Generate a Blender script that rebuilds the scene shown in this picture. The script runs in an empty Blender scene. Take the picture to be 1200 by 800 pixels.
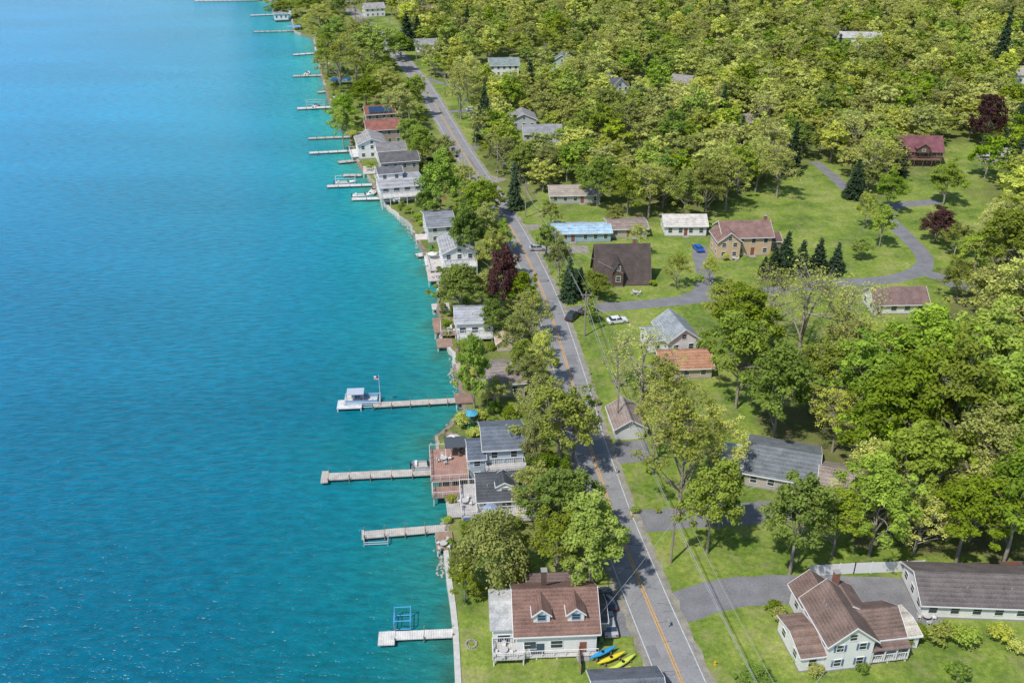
import bpy, math, random
import numpy as np
from mathutils import Vector, Matrix
random.seed(7); RNG=np.random.default_rng(7)
scene=bpy.context.scene
H=93.0; PITCH=math.radians(28); F=1100.0
SP,CP=math.sin(PITCH),math.cos(PITCH)
# ---------------------------------------------------------------- survey: plan position of a spot of the site
def G(u,v,z=0.0):
    t=(v-400)/F; dn=SP+CP*t; fw=CP-SP*t; h=H-z
    return (h*((u-600)/F)/dn, h*fw/dn)
def S(v): return .883*(v+185)/93
def height_for(u,vb,vt):
    x,y=G(u,vb); t=(vt-400)/F; dn=SP+CP*t; fw=CP-SP*t
    return max(.5,H-y*dn/fw)
# ---------------------------------------------------------------- materials
MATS={}
def nodes(name):
    m=bpy.data.materials.new(name); m.use_nodes=True
    nt=m.node_tree; b=nt.nodes['Principled BSDF']
    return m,nt,b
def N(nt,t,**k):
    n=nt.nodes.new(t)
    for a,b in k.items(): setattr(n,a,b)
    return n
def mat(name,col,rough=.8,kind='plain',var=.18,scale=.8,metal=0,bump=.3):
    if name in MATS: return MATS[name]
    m,nt,b=nodes(name); L=nt.links.new
    b.inputs['Roughness'].default_value=rough; b.inputs['Metallic'].default_value=metal
    tc=N(nt,'ShaderNodeTexCoord')
    n1=N(nt,'ShaderNodeTexNoise'); n1.inputs['Scale'].default_value=scale; n1.inputs['Detail'].default_value=6
    L(tc.outputs['Object'],n1.inputs['Vector'])
    n2=N(nt,'ShaderNodeTexNoise'); n2.inputs['Scale'].default_value=scale*9; n2.inputs['Detail'].default_value=3
    L(tc.outputs['Object'],n2.inputs['Vector'])
    ad=N(nt,'ShaderNodeMath',operation='ADD'); L(n1.outputs[0],ad.inputs[0]); L(n2.outputs[0],ad.inputs[1])
    last=ad.outputs[0]
    if kind in('siding','shingle','plank'):
        w=N(nt,'ShaderNodeTexWave'); w.bands_direction='X' if kind=='plank' else 'Z'
        w.wave_profile='SAW'; w.inputs['Scale'].default_value={'siding':1.3,'shingle':1.1,'plank':1.0}[kind]
        w.inputs['Distortion'].default_value=.0 if kind=='siding' else .6
        L(tc.outputs['Object'],w.inputs['Vector'])
        mm=N(nt,'ShaderNodeMath',operation='MULTIPLY_ADD'); L(w.outputs['Fac'],mm.inputs[0]); mm.inputs[1].default_value=.35; L(last,mm.inputs[2])
        sub=N(nt,'ShaderNodeMath',operation='SUBTRACT'); L(mm.outputs[0],sub.inputs[0]); sub.inputs[1].default_value=.17
        last=sub.outputs[0]
        bp=N(nt,'ShaderNodeBump'); bp.inputs['Strength'].default_value=bump; bp.inputs['Distance'].default_value=.03
        L(w.outputs['Fac'],bp.inputs['Height']); L(bp.outputs[0],b.inputs['Normal'])
    r=N(nt,'ShaderNodeMapRange'); L(last,r.inputs[0])
    r.inputs[1].default_value=.6; r.inputs[2].default_value=1.4
    r.inputs[3].default_value=1-var; r.inputs[4].default_value=1+var
    mx=N(nt,'ShaderNodeVectorMath',operation='SCALE'); mx.inputs[0].default_value=col[:3]
    L(r.outputs[0],mx.inputs['Scale']); L(mx.outputs[0],b.inputs['Base Color'])
    MATS[name]=m; return m
def glass(name='window_glass_mat',col=(.03,.045,.06)):
    if name in MATS: return MATS[name]
    m,nt,b=nodes(name); b.inputs['Base Color'].default_value=(*col,1); b.inputs['Roughness'].default_value=.08
    b.inputs['Specular IOR Level'].default_value=.8
    MATS[name]=m; return m
def hsh(c): return "%02x%02x%02x"%tuple(min(255,int(x*255)) for x in c[:3])
def siding(c): return mat('siding_'+hsh(c),c,.6,'siding',.13)
def shingle(c): return mat('shingle_'+hsh(c),c,.9,'shingle',.5,.6)
def paint(c): return mat('paint_'+hsh(c),c,.45,'plain',.05)
def planks(c): return mat('planks_'+hsh(c),c,.8,'plank',.38)
WHITE=(.74,.73,.72)
# ---------------------------------------------------------------- mesh builder
class MB:
    def __init__(s): s.v=[]; s.f=[]
    def box(s,x0,y0,z0,x1,y1,z1):
        i=len(s.v)
        s.v+=[(x0,y0,z0),(x1,y0,z0),(x1,y1,z0),(x0,y1,z0),(x0,y0,z1),(x1,y0,z1),(x1,y1,z1),(x0,y1,z1)]
        s.f+=[tuple(i+k for k in q) for q in((0,3,2,1),(4,5,6,7),(0,1,5,4),(1,2,6,5),(2,3,7,6),(3,0,4,7))]
    def hexa(s,b,t):
        i=len(s.v); s.v+=list(b)+list(t)
        s.f+=[tuple(i+k for k in q) for q in((0,3,2,1),(4,5,6,7),(0,1,5,4),(1,2,6,5),(2,3,7,6),(3,0,4,7))]
    def poly(s,pts,z):
        i=len(s.v); s.v+=[(p[0],p[1],z) for p in pts]; s.f.append(tuple(range(i,i+len(pts))))
    def prism(s,prof,a,b,axis='x'):
        n=len(prof); i=len(s.v)
        for t in(a,b):
            for p,q in prof: s.v.append((t,p,q) if axis=='x' else (p,t,q))
        s.f.append(tuple(range(i+n-1,i-1,-1))); s.f.append(tuple(range(i+n,i+2*n)))
        for k in range(n): s.f.append((i+k,i+(k+1)%n,i+n+(k+1)%n,i+n+k))
    def tube(s,p0,p1,r0,r1=None,n=6,cap=True):
        r1=r0 if r1 is None else r1
        p0=Vector(p0);p1=Vector(p1); d=(p1-p0)
        if d.length<1e-6:return
        d.normalize(); a=d.cross(Vector((0,0,1)) if abs(d.z)<.9 else Vector((1,0,0))).normalized(); b=d.cross(a)
        i=len(s.v)
        for p,r in((p0,r0),(p1,r1)):
            for k in range(n):
                an=2*math.pi*k/n; s.v.append(tuple(p+a*math.cos(an)*r+b*math.sin(an)*r))
        for k in range(n): s.f.append((i+k,i+(k+1)%n,i+n+(k+1)%n,i+n+k))
        if cap: s.f.append(tuple(range(i,i+n))); s.f.append(tuple(range(i+2*n-1,i+n-1,-1)))
    def obj(s,name,m,parent=None,smooth=False):
        me=bpy.data.meshes.new(name); me.from_pydata(s.v,[],s.f); me.materials.append(m)
        if smooth: me.polygons.foreach_set('use_smooth',[True]*len(me.polygons))
        o=bpy.data.objects.new(name,me); scene.collection.objects.link(o)
        if parent: o.parent=parent
        return o
def empty(name,x=0,y=0,z=0,yaw=0):
    e=bpy.data.objects.new(name,None); e.empty_display_size=.5
    e.location=(x,y,z); e.rotation_euler=(0,0,math.radians(yaw)); scene.collection.objects.link(e); return e
class Parts:
    def __init__(s): s.d={}
    def __call__(s,part,m):
        k=(part,m.name)
        if k not in s.d: s.d[k]=(MB(),m)
        return s.d[k][0]
    def build(s,parent,smooth=()):
        for (p,_),(mb,m) in s.d.items(): mb.obj(p,m,parent,p in smooth)
# ---------------------------------------------------------------- shore
SH=[(537,900),(537,800),(534,740),(530,705),(526,680),(523,650),(521,622),(538,600),(536,580),(517,570),(513,540),(512,514),(532,497),(544,482),(545,465),(536,447),(533,425),(527,408),(517,400),(515,385),(513,365),(515,345),(511,326),(503,310),(497,295),(488,278),(478,263),(462,250),(447,236),(437,215),(426,200),(416,185),(410,160),(396,142),(390,130),(385,115),(379,95),(373,70),(368,46),(345,38),(342,22),(338,8),(300,-4),(215,-12),(190,-40),(170,-80)]
SHG=np.array([G(u,v,-.5) for u,v in SH]); SHG=np.vstack([[SHG[0,0]+8,-200],SHG,[-150,2500],[-150,6000]])
SHG=SHG[np.argsort(SHG[:,1])]
def shore(y): 
    b=np.interp(y,SHG[:,1],SHG[:,0]); k=np.clip((y-104)/8,0,1)
    return b+k*(.35*np.sin(y*.9)*np.sin(y*.23)+.15*np.sin(y*2.3))
ROADPX=[(815,860),(800,800),(757,700),(733,640),(717,600),(704,560),(690,520),(680,480),(668,440),(656,400),(643,360),(631,330),(617,300),(601,270),(583,240),(563,210),(543,180),(520,140),(497,100),(470,68),(445,42),(420,20),(402,0),(375,-30),(340,-60)]
def smooth(P,it=3):
    P=[tuple(p) for p in P]
    for _ in range(it):
        Q=[P[0]]
        for a,b in zip(P[:-1],P[1:]):
            Q+= [(a[0]*.75+b[0]*.25,a[1]*.75+b[1]*.25),(a[0]*.25+b[0]*.75,a[1]*.25+b[1]*.75)]
        Q.append(P[-1]); P=Q
    return np.array(P)
ROAD=smooth([(29,20),(26,55)]+[G(u,v) for u,v in ROADPX[1:]])
def offs(P,o):
    T=np.gradient(P,axis=0); T/=np.linalg.norm(T,axis=1)[:,None]
    return P+np.stack([T[:,1],-T[:,0]],1)*(o if np.isscalar(o) else np.asarray(o)[:,None])
def ribbon(mb,P,o0,o1,z):
    A=offs(P,o0);B=offs(P,o1); i=len(mb.v)
    for a,b in zip(A,B): mb.v+=[(a[0],a[1],z),(b[0],b[1],z)]
    for k in range(len(P)-1): mb.f.append((i+2*k,i+2*k+1,i+2*k+3,i+2*k+2))
def roaddist(x,y):
    pts=ROAD[::2]; return np.sqrt(((pts[None,:,0]-np.atleast_1d(x)[:,None])**2+(pts[None,:,1]-np.atleast_1d(y)[:,None])**2).min(1))
def pip(x,y,poly):
    ins=np.zeros(len(x),bool); n=len(poly)
    for i in range(n):
        x1,y1=poly[i];x2,y2=poly[(i+1)%n]
        c=((y1>y)!=(y2>y))
        with np.errstate(divide='ignore',invalid='ignore'):
            xi=(x2-x1)*(y-y1)/((y2-y1) if y2!=y1 else 1e-9)+x1
        ins^=c&(x<xi)
    return ins
F1=[G(*p) for p in [(450,5),(420,-60),(1700,-60),(1700,230),(1190,250),(1150,225),(1110,205),(1060,208),(1015,248),(985,225),(960,188),(925,208),(890,226),(860,232),(835,250),(800,258),(770,256),(720,250),(700,232),(640,222),(610,245),(580,215),(556,175),(524,120),(495,70)]]
F2=[G(*p) for p in [(1150,258),(1700,250),(1700,690),(1215,655),(1080,625),(1010,560),(985,480),(950,430),(862,440),(850,405),(960,405),(1010,415),(1090,400),(1120,345),(1160,310)]]
CLR=[[G(*p) for p in q] for q in [
 [(500,95),(535,92),(572,150),(548,170)],[(880,222),(985,205),(1020,240),(1000,330),(840,330),(840,258)],
 [(1095,170),(1165,165),(1200,205),(1100,215)],[(560,92),(680,90),(680,72),(560,74)],[(955,190),(985,195),(995,225),(965,225)],
 [(580,165),(655,178),(650,158),(590,148)],[(975,50),(1040,50),(1050,72),(975,72)],[(1175,100),(1215,100),(1215,135),(1180,135)]]]
# ---------------------------------------------------------------- ground
def fast(me,V,Q):
    me.vertices.add(len(V)); me.vertices.foreach_set('co',np.asarray(V,np.float32).ravel())
    me.loops.add(Q.size); me.loops.foreach_set('vertex_index',Q.ravel().astype(np.int32))
    me.polygons.add(len(Q)); me.polygons.foreach_set('loop_start',np.arange(0,Q.size,4,dtype=np.int32))
    me.update(calc_edges=True)
def grid_mesh(name,X,Y,Z,attrs,m):
    nr,nc=X.shape; me=bpy.data.meshes.new(name)
    V=np.stack([X,Y,Z],-1).reshape(-1,3).astype(np.float32)
    idx=np.arange(nr*nc).reshape(nr,nc)
    Fc=np.stack([idx[:-1,:-1],idx[:-1,1:],idx[1:,1:],idx[1:,:-1]],-1).reshape(-1,4)
    fast(me,V,Fc)
    for k,a in attrs.items():
        at=me.attributes.new(k,'FLOAT','POINT'); at.data.foreach_set('value',a.reshape(-1).astype(np.float32))
    me.materials.append(m); o=bpy.data.objects.new(name,me); scene.collection.objects.link(o); return o
def grass_mat():
    m,nt,b=nodes('lawn_and_soil'); L=nt.links.new; b.inputs['Roughness'].default_value=.95; b.inputs['Specular IOR Level'].default_value=.15
    geo=N(nt,'ShaderNodeNewGeometry')
    def noise(s,d=5,r=.6):
        n=N(nt,'ShaderNodeTexNoise'); n.inputs['Scale'].default_value=s; n.inputs['Detail'].default_value=d; n.inputs['Roughness'].default_value=r
        L(geo.outputs['Position'],n.inputs['Vector']); return n.outputs[0]
    def ramp(src,stops):
        r=N(nt,'ShaderNodeValToRGB'); L(src,r.inputs[0]); e=r.color_ramp.elements
        e[0].position=stops[0][0]; e[0].color=(*stops[0][1],1); e[1].position=stops[-1][0]; e[1].color=(*stops[-1][1],1)
        for p,c in stops[1:-1]:
            q=e.new(p); q.color=(*c,1)
        return r.outputs[0]
    def mix(f,a,c,mode='MIX'):
        x=N(nt,'ShaderNodeMix',data_type='RGBA',blend_type=mode)
        if isinstance(f,float): x.inputs[0].default_value=f
        else: L(f,x.inputs[0])
        L(a,x.inputs[6])
        if isinstance(c,tuple): x.inputs[7].default_value=(*c,1)
        else: L(c,x.inputs[7])
        return x.outputs[2]
    g=ramp(noise(.08,9,.74),[(.36,(.10,.165,.03)),(.46,(.17,.25,.04)),(.54,(.24,.31,.058)),(.64,(.33,.35,.11))])
    fine=ramp(noise(1.2,7,.82),[(.32,(.48,.52,.48)),(.68,(1.34,1.3,1.25))])
    g=mix(1.0,g,fine,'MULTIPLY')
    dry=ramp(noise(.22,8,.76),[(.51,(0,0,0)),(.68,(.75,.75,.75))])
    g=mix(dry,g,(.31,.28,.14))
    lit=ramp(noise(.5,7,.7),[(.3,(.06,.08,.03)),(.5,(.13,.12,.055)),(.7,(.21,.16,.095))])
    at=N(nt,'ShaderNodeAttribute'); at.attribute_name='litter'
    ma=N(nt,'ShaderNodeMath',operation='MULTIPLY_ADD'); L(noise(.25,5,.7),ma.inputs[0]); ma.inputs[1].default_value=1.6; ma.inputs[2].default_value=-.8
    ad=N(nt,'ShaderNodeMath',operation='ADD',use_clamp=True); L(ma.outputs[0],ad.inputs[0]); L(at.outputs['Fac'],ad.inputs[1])
    g=mix(ad.outputs[0],g,lit)
    L(g,b.inputs['Base Color'])
    bp=N(nt,'ShaderNodeBump'); bp.inputs['Strength'].default_value=.6; bp.inputs['Distance'].default_value=.15
    L(noise(3.0,6,.8),bp.inputs['Height']); L(bp.outputs[0],b.inputs['Normal']); return m
ys=np.concatenate([np.arange(-200,80,10),np.arange(80,320,1.5),np.arange(320,760,4),np.geomspace(760,6000,30)])
ds=np.concatenate([[0,.4],np.arange(1.5,170,1.6),np.geomspace(172,5000,60)])
sx=shore(ys); X=sx[:,None]+ds[None,:]; Y=np.repeat(ys[:,None],len(ds),1); Z=np.zeros_like(X)
fx,fy=X.ravel(),Y.ravel()
lit=(pip(fx,fy,F1)).astype(float)*.45+pip(fx,fy,F2)*.65
for c in CLR: lit[pip(fx,fy,c)]=0
lit+= (np.tile(ds,len(ys))<3)*.35*(fy>104)
LP=[G(*p) for p in [(890,475),(990,475),(1210,520),(1210,660),(1010,640),(970,600),(990,570),(890,520)]]
lit[pip(fx,fy,LP)]=.7
rd=np.interp(fy,ROAD[:,1],ROAD[:,0]); strip=(fx<rd-4)&(fy>108); lit[strip]=np.maximum(lit[strip],.35)
grid_mesh('ground',X,Y,Z,{'litter':lit},grass_mat())
# shoreline retaining walls, one stretch per property
stone=mat('shore_stone',(.36,.33,.28),.9,'plain',.5,2.0)
WM=[stone,mat('pale_concrete',(.5,.49,.45),.8,'plain',.25,1.5),planks((.28,.2,.14)),mat('grey_concrete',(.38,.38,.36),.8,'plain',.3,1.5),mat('brown_stone',(.25,.2,.15),.9,'plain',.5,2)]
sw=empty('seawall'); y=60.0; first=True
while y<760:
    L_=43 if first else random.uniform(7,19); t=np.arange(y,y+L_+.01,1.0); m=WM[1] if first else random.choice(WM); hh=.14 if first else random.choice([.06,.12,.3]); o=.4 if first else random.uniform(.1,.5)
    b=MB(); x_=shore(t)
    for a in range(len(t)-1):
        b.hexa([(x_[a]-o,t[a],-2),(x_[a]+.4,t[a],-2),(x_[a+1]+.4,t[a+1],-2),(x_[a+1]-o,t[a+1],-2)],[(x_[a]-o,t[a],hh),(x_[a]+.4,t[a],hh),(x_[a+1]+.4,t[a+1],hh),(x_[a+1]-o,t[a+1],hh)])
    b.obj('wall_stretch',m,sw); y=t[-1]+.02; first=False
rk=MB()
for _ in range(420):
    y=random.choice([random.uniform(104,118),random.uniform(150,165),random.uniform(215,260),random.uniform(104,420)]); x=float(shore(y))-.4-abs(random.gauss(0,.5)); r=random.uniform(.12,.38)
    z=-1.05+random.uniform(-.1,.1); i=len(rk.v)
    for k in range(6):
        an=k*math.pi/3; rr=r*random.uniform(.7,1.2); rk.v.append((x+rr*math.cos(an),y+rr*math.sin(an),z-.2))
    for k in range(6):
        an=k*math.pi/3; rr=r*random.uniform(.4,.8); rk.v.append((x+rr*math.cos(an),y+rr*math.sin(an),z+r*random.uniform(.4,.8)))
    rk.f.append(tuple(range(i+6,i+12)))
    for k in range(6): rk.f.append((i+k,i+(k+1)%6,i+6+(k+1)%6,i+6+k))
rk.obj('shoreline_rocks',stone)
# ---------------------------------------------------------------- water
def water_mat():
    m,nt,b=nodes('lake_water'); L=nt.links.new
    geo=N(nt,'ShaderNodeNewGeometry')
    at=N(nt,'ShaderNodeAttribute'); at.attribute_name='shore_dist'
    nz=N(nt,'ShaderNodeTexNoise'); nz.inputs['Scale'].default_value=.12; nz.inputs['Detail'].default_value=6; nz.inputs['Roughness'].default_value=.65; L(geo.outputs['Position'],nz.inputs['Vector'])
    ma=N(nt,'ShaderNodeMath',operation='MULTIPLY_ADD'); L(nz.outputs[0],ma.inputs[0]); ma.inputs[1].default_value=18; ma.inputs[2].default_value=-9
    ad=N(nt,'ShaderNodeMath',operation='ADD'); L(ma.outputs[0],ad.inputs[0]); L(at.outputs['Fac'],ad.inputs[1])
    dv=N(nt,'ShaderNodeMath',operation='DIVIDE'); L(ad.outputs[0],dv.inputs[0]); dv.inputs[1].default_value=150
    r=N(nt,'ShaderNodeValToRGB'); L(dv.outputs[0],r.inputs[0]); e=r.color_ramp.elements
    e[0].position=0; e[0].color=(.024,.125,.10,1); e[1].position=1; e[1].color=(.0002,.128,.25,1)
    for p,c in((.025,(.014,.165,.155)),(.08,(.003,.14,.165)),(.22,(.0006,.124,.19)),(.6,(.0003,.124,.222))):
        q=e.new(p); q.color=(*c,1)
    def sc(x,y,rot=0):
        mp=N(nt,'ShaderNodeMapping'); mp.inputs['Scale'].default_value=(x,y,1); mp.inputs['Rotation'].default_value=(0,0,math.radians(rot)); L(geo.outputs['Position'],mp.inputs['Vector']); return mp.outputs[0]
    n1=N(nt,'ShaderNodeTexNoise'); n1.inputs['Scale'].default_value=1; n1.inputs['Detail'].default_value=4; n1.inputs['Roughness'].default_value=.66; L(sc(.32,.9,10),n1.inputs['Vector'])
    n2=N(nt,'ShaderNodeTexNoise'); n2.inputs['Scale'].default_value=1; n2.inputs['Detail'].default_value=4; L(sc(.012,.03,8),n2.inputs['Vector'])
    mr=N(nt,'ShaderNodeMapRange'); L(n1.outputs[0],mr.inputs[0]); mr.inputs[1].default_value=.32;mr.inputs[2].default_value=.68;mr.inputs[3].default_value=.76;mr.inputs[4].default_value=1.24
    mr2=N(nt,'ShaderNodeMapRange'); L(n2.outputs[0],mr2.inputs[0]); mr2.inputs[1].default_value=.3;mr2.inputs[2].default_value=.7;mr2.inputs[3].default_value=.9;mr2.inputs[4].default_value=1.1
    # sky reflection painted into the base colour, brighter farther up the lake
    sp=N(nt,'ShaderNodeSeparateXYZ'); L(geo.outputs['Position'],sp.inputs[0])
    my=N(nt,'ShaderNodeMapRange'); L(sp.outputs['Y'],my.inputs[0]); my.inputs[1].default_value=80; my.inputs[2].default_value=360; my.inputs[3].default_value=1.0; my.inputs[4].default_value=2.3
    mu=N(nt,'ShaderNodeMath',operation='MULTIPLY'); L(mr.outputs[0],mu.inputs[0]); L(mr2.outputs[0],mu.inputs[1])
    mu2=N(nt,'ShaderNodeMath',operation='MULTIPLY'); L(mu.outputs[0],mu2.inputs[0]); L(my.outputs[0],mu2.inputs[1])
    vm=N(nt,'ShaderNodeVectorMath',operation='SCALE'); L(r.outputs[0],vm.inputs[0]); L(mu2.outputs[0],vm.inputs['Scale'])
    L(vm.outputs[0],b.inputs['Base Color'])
    b.inputs['Roughness'].default_value=.15; b.inputs['IOR'].default_value=1.33; b.inputs['Specular IOR Level'].default_value=.3
    bp=N(nt,'ShaderNodeBump'); bp.inputs['Strength'].default_value=1; bp.inputs['Distance'].default_value=.5
    L(n1.outputs[0],bp.inputs['Height']); L(bp.outputs[0],b.inputs['Normal'])
    return m
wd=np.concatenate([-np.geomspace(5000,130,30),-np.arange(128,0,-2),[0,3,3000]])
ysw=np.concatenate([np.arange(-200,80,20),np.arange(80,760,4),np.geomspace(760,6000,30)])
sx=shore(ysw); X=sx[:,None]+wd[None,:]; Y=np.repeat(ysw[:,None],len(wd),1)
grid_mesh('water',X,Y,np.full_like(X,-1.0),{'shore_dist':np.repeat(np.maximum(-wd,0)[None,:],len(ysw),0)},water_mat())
# ---------------------------------------------------------------- roads
asph=mat('asphalt_road',(.25,.248,.25),.9,'plain',.24,.35)
drv=mat('asphalt_driveway',(.195,.193,.2),.9,'plain',.32,.4)
grav=mat('gravel_shoulder',(.27,.25,.2),.95,'plain',.5,.7)
road=empty('road')
rn=len(ROAD); jl=-3.6-.5*np.abs(np.sin(np.arange(rn)*1.7))-.3*np.random.default_rng(3).random(rn); jr=3.6+.5*np.abs(np.sin(np.arange(rn)*1.3+1))+.3*np.random.default_rng(4).random(rn)
for nm,o0,o1,z,m in(('shoulder',jl,jr,.030,grav),('carriageway',-3.2,3.2,.034,asph)):
    b=MB(); ribbon(b,ROAD,o0,o1,z); b.obj(nm,m,road)
b=MB(); ribbon(b,ROAD,-.24,-.10,.042); ribbon(b,ROAD,.10,.24,.042); b.obj('centre_line',mat('yellow_line',(.62,.33,.06),.7,'plain',.3,1),road)
b=MB(); ribbon(b,ROAD,-2.98,-2.86,.042); ribbon(b,ROAD,2.86,2.98,.042); b.obj('edge_lines',mat('white_line',(.55,.55,.53),.7,'plain',.4,1),road)
b=MB()
for k in range(22):
    i=8+k*7; n=random.randint(2,5); o=random.choice([-2.7,.4])
    if i+n<rn: ribbon(b,ROAD[i:i+n],o,o+random.uniform(.8,2.2),.038)
b.obj('asphalt_patches',mat('asphalt_patch',(.2,.2,.21),.9,'plain',.2,.5),road)
ck=MB(); cr=random.Random(5)
for _ in range(260):
    i=cr.randint(3,rn-12); o=cr.uniform(-2.8,2.2); w_=cr.uniform(.5,2.5); p=offs(ROAD[i:i+2],o)[0]; 
    for s_ in range(3):
        q=(p[0]+w_/3,p[1]+cr.uniform(-.35,.35)); ck.v+=[(p[0],p[1]-.03,.0405),(q[0],q[1]-.03,.0405),(q[0],q[1]+.03,.0405),(p[0],p[1]+.03,.0405)]; n_=len(ck.v); ck.f.append((n_-4,n_-3,n_-2,n_-1)); p=q
ck.obj('sealed_cracks',mat('tar',(.07,.07,.07),.7),road)
ZD=[.006]
def nz_():
    ZD[0]+=.0012; return ZD[0]
def drive(name,px,w,m=drv):
    P=smooth([G(*p) for p in px],2); b=MB(); n=len(P); j=np.random.default_rng(n).random(n)*.35; ribbon(b,P,-w/2-j,w/2+j[::-1],nz_()); return b.obj(name,m)
drive('driveway',[(655,368),(700,360),(740,358),(800,352),(850,345),(905,341),(960,333),(1040,329),(1078,318),(1087,305),(1073,287),(1052,268),(1036,250),(1048,240),(1100,236)],4.0)
drive('driveway',[(802,349),(820,345),(829,328),(822,312),(820,288)],3.6)
drive('driveway',[(1075,318),(1095,322),(1120,334),(1150,340)],4)
drive('driveway',[(735,612),(800,606),(880,602),(960,592),(985,570)],5.0)
drive('driveway',[(768,716),(800,712),(840,696),(900,690),(960,690),(1060,692),(1090,700)],5.5)
def area(name,px,m=drv):
    b=MB(); b.poly([G(*p) for p in px],nz_()); b.obj(name,m)
area('parking_area',[(1000,680),(1090,676),(1105,730),(1060,735),(1040,700)]); area('garage_apron',[(694,521),(758,515),(764,540),(703,545)]); area('parking_area',[(697,690),(722,684),(752,745),(706,745)])
drive('gravel_driveway',[(592,268),(630,266),(690,262)],4,grav); drive('gravel_driveway',[(600,292),(640,293),(690,292)],5,grav)
drive('footpath',[(955,190),(972,203),(985,214),(990,222)],3.4); drive('driveway',[(515,132),(540,130),(580,128),(600,140)],3.5)
drive('driveway',[(490,88),(520,100),(545,98)],3.2); drive('driveway',[(540,178),(560,172),(590,170)],4); drive('driveway',[(560,205),(590,212)],4,grav)
# ---------------------------------------------------------------- buildings
EXC=[]
GL=glass(); FR=paint((.7,.7,.68))
def window(P,side,c,z,w,h,box,trim=FR):
    x0,y0,x1,y1=box; t=.05
    fr=P('window_frames',trim); gl=P('window_glass',GL); f=.09
    def put(b,a0,a1,z0,z1,th):
        if side=='front': b.box(a0,y0-th,z0,a1,y0+.02,z1)
        elif side=='back': b.box(a0,y1-.02,z0,a1,y1+th,z1)
        elif side=='left': b.box(x0-th,a0,z0,x0+.02,a1,z1)
        else: b.box(x1-.02,a0,z0,x1+th,a1,z1)
    put(fr,c-w/2-f,c+w/2+f,z-f,z,t+.03); put(fr,c-w/2-f,c+w/2+f,z+h,z+h+f,t+.03)
    put(fr,c-w/2-f,c-w/2,z,z+h,t); put(fr,c+w/2,c+w/2+f,z,z+h,t)
    put(gl,c-w/2,c+w/2,z,z+h,t-.03); put(fr,c-w/2,c+w/2,z+h/2-.03,z+h/2+.03,t-.01)
def block(P,x0,y0,x1,y1,z0,h,rise,axis,wall,roof,win=(1,1,1,1),storeys=1,oh=.45,door=None,ww=1.0,flat=False,trim=WHITE,roofpart='roof'):
    W=P('walls',siding(wall)); e=z0+h
    if flat:
        W.box(x0,y0,z0,x1,y1,e); P(roofpart,shingle(roof)).box(x0-oh,y0-oh,e+.01,x1+oh,y1+oh,e+.22)
    elif axis=='x':
        ym=(y0+y1)/2; W.prism([(y0,z0),(y1,z0),(y1,e),(ym,e+rise),(y0,e)],x0,x1,'x')
        s=rise/((y1-y0)/2); R=P(roofpart,shingle(roof)); T=P('fascia',paint(trim)); dz=.03; th=.16
        R.prism([(y0-oh,e-oh*s+dz),(ym,e+rise+dz),(ym,e+rise+dz+th),(y0-oh,e-oh*s+dz+th)],x0-oh,x1+oh,'x')
        R.prism([(ym,e+rise+dz),(y1+oh,e-oh*s+dz),(y1+oh,e-oh*s+dz+th),(ym,e+rise+dz+th)],x0-oh,x1+oh,'x')
        for xx_,a in((x0-oh,-.06),(x1+oh,.06)):
            T.prism([(y0-oh,e-oh*s+dz-.06),(ym,e+rise+dz-.06),(y1+oh,e-oh*s+dz-.06),(y1+oh,e-oh*s+dz+th+.01),(ym,e+rise+dz+th+.01),(y0-oh,e-oh*s+dz+th+.01)],min(xx_,xx_+a),max(xx_,xx_+a),'x')
        T.box(x0-oh,y0-oh-.09,e-oh*s-.02,x1+oh,y0-oh-.003,e-oh*s+.16)
    else:
        xm=(x0+x1)/2; W.prism([(x0,z0),(x1,z0),(x1,e),(xm,e+rise),(x0,e)],y0,y1,'y')
        s=rise/((x1-x0)/2); R=P(roofpart,shingle(roof)); T=P('fascia',paint(trim)); dz=.03; th=.16
        R.prism([(x0-oh,e-oh*s+dz),(xm,e+rise+dz),(xm,e+rise+dz+th),(x0-oh,e-oh*s+dz+th)],y0-oh,y1+oh,'y')
        R.prism([(xm,e+rise+dz),(x1+oh,e-oh*s+dz),(x1+oh,e-oh*s+dz+th),(xm,e+rise+dz+th)],y0-oh,y1+oh,'y')
        for yy_,a in((y0-oh,-.06),(y1+oh,.06)):
            T.prism([(x0-oh,e-oh*s+dz-.06),(xm,e+rise+dz-.06),(x1+oh,e-oh*s+dz-.06),(x1+oh,e-oh*s+dz+th+.01),(xm,e+rise+dz+th+.01),(x0-oh,e-oh*s+dz+th+.01)],min(yy_,yy_+a),max(yy_,yy_+a),'y')
        T.box(x0-oh-.09,y0-oh,e-oh*s-.02,x0-oh-.003,y1+oh,e-oh*s+.16)
        if rise>1.6 and win[0]: window(P,'front',xm,e+.15,min(.9,(x1-x0)*.3),min(1.0,rise*.45),(x0,y0,x1,y1))
    if z0<.01: P('foundation',mat('concrete_base',(.3,.29,.27),.9)).box(x0-.04,y0-.04,0,x1+.04,y1+.04,.28)
    sh=h/storeys
    for si,side in enumerate(('front','right','back','left')):
        if not win[si]: continue
        a,b=(x0,x1) if si in(0,2) else (y0,y1); n=max(1,int((b-a)/2.6))
        for st in range(storeys):
            z=z0+st*sh+sh*.36; hh=min(1.25,sh*.45)
            for k in range(n):
                c=a+(b-a)*(k+.5)/n
                if door is not None and side=='front' and st==0 and abs(c-door)<1.3: continue
                window(P,side,c,z,ww if (b-a)>2.2 else (b-a)*.4,hh,(x0,y0,x1,y1))
    if door is not None:
        D=P('door',paint((.25,.09,.06))); D.box(door-.45,y0-.06,z0+.28,door+.45,y0+.01,z0+2.3)
        P('steps',mat('concrete_base',(.3,.29,.27))).box(door-.8,y0-1.2,z0+.0,door+.8,y0-.065,z0+.22)
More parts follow.
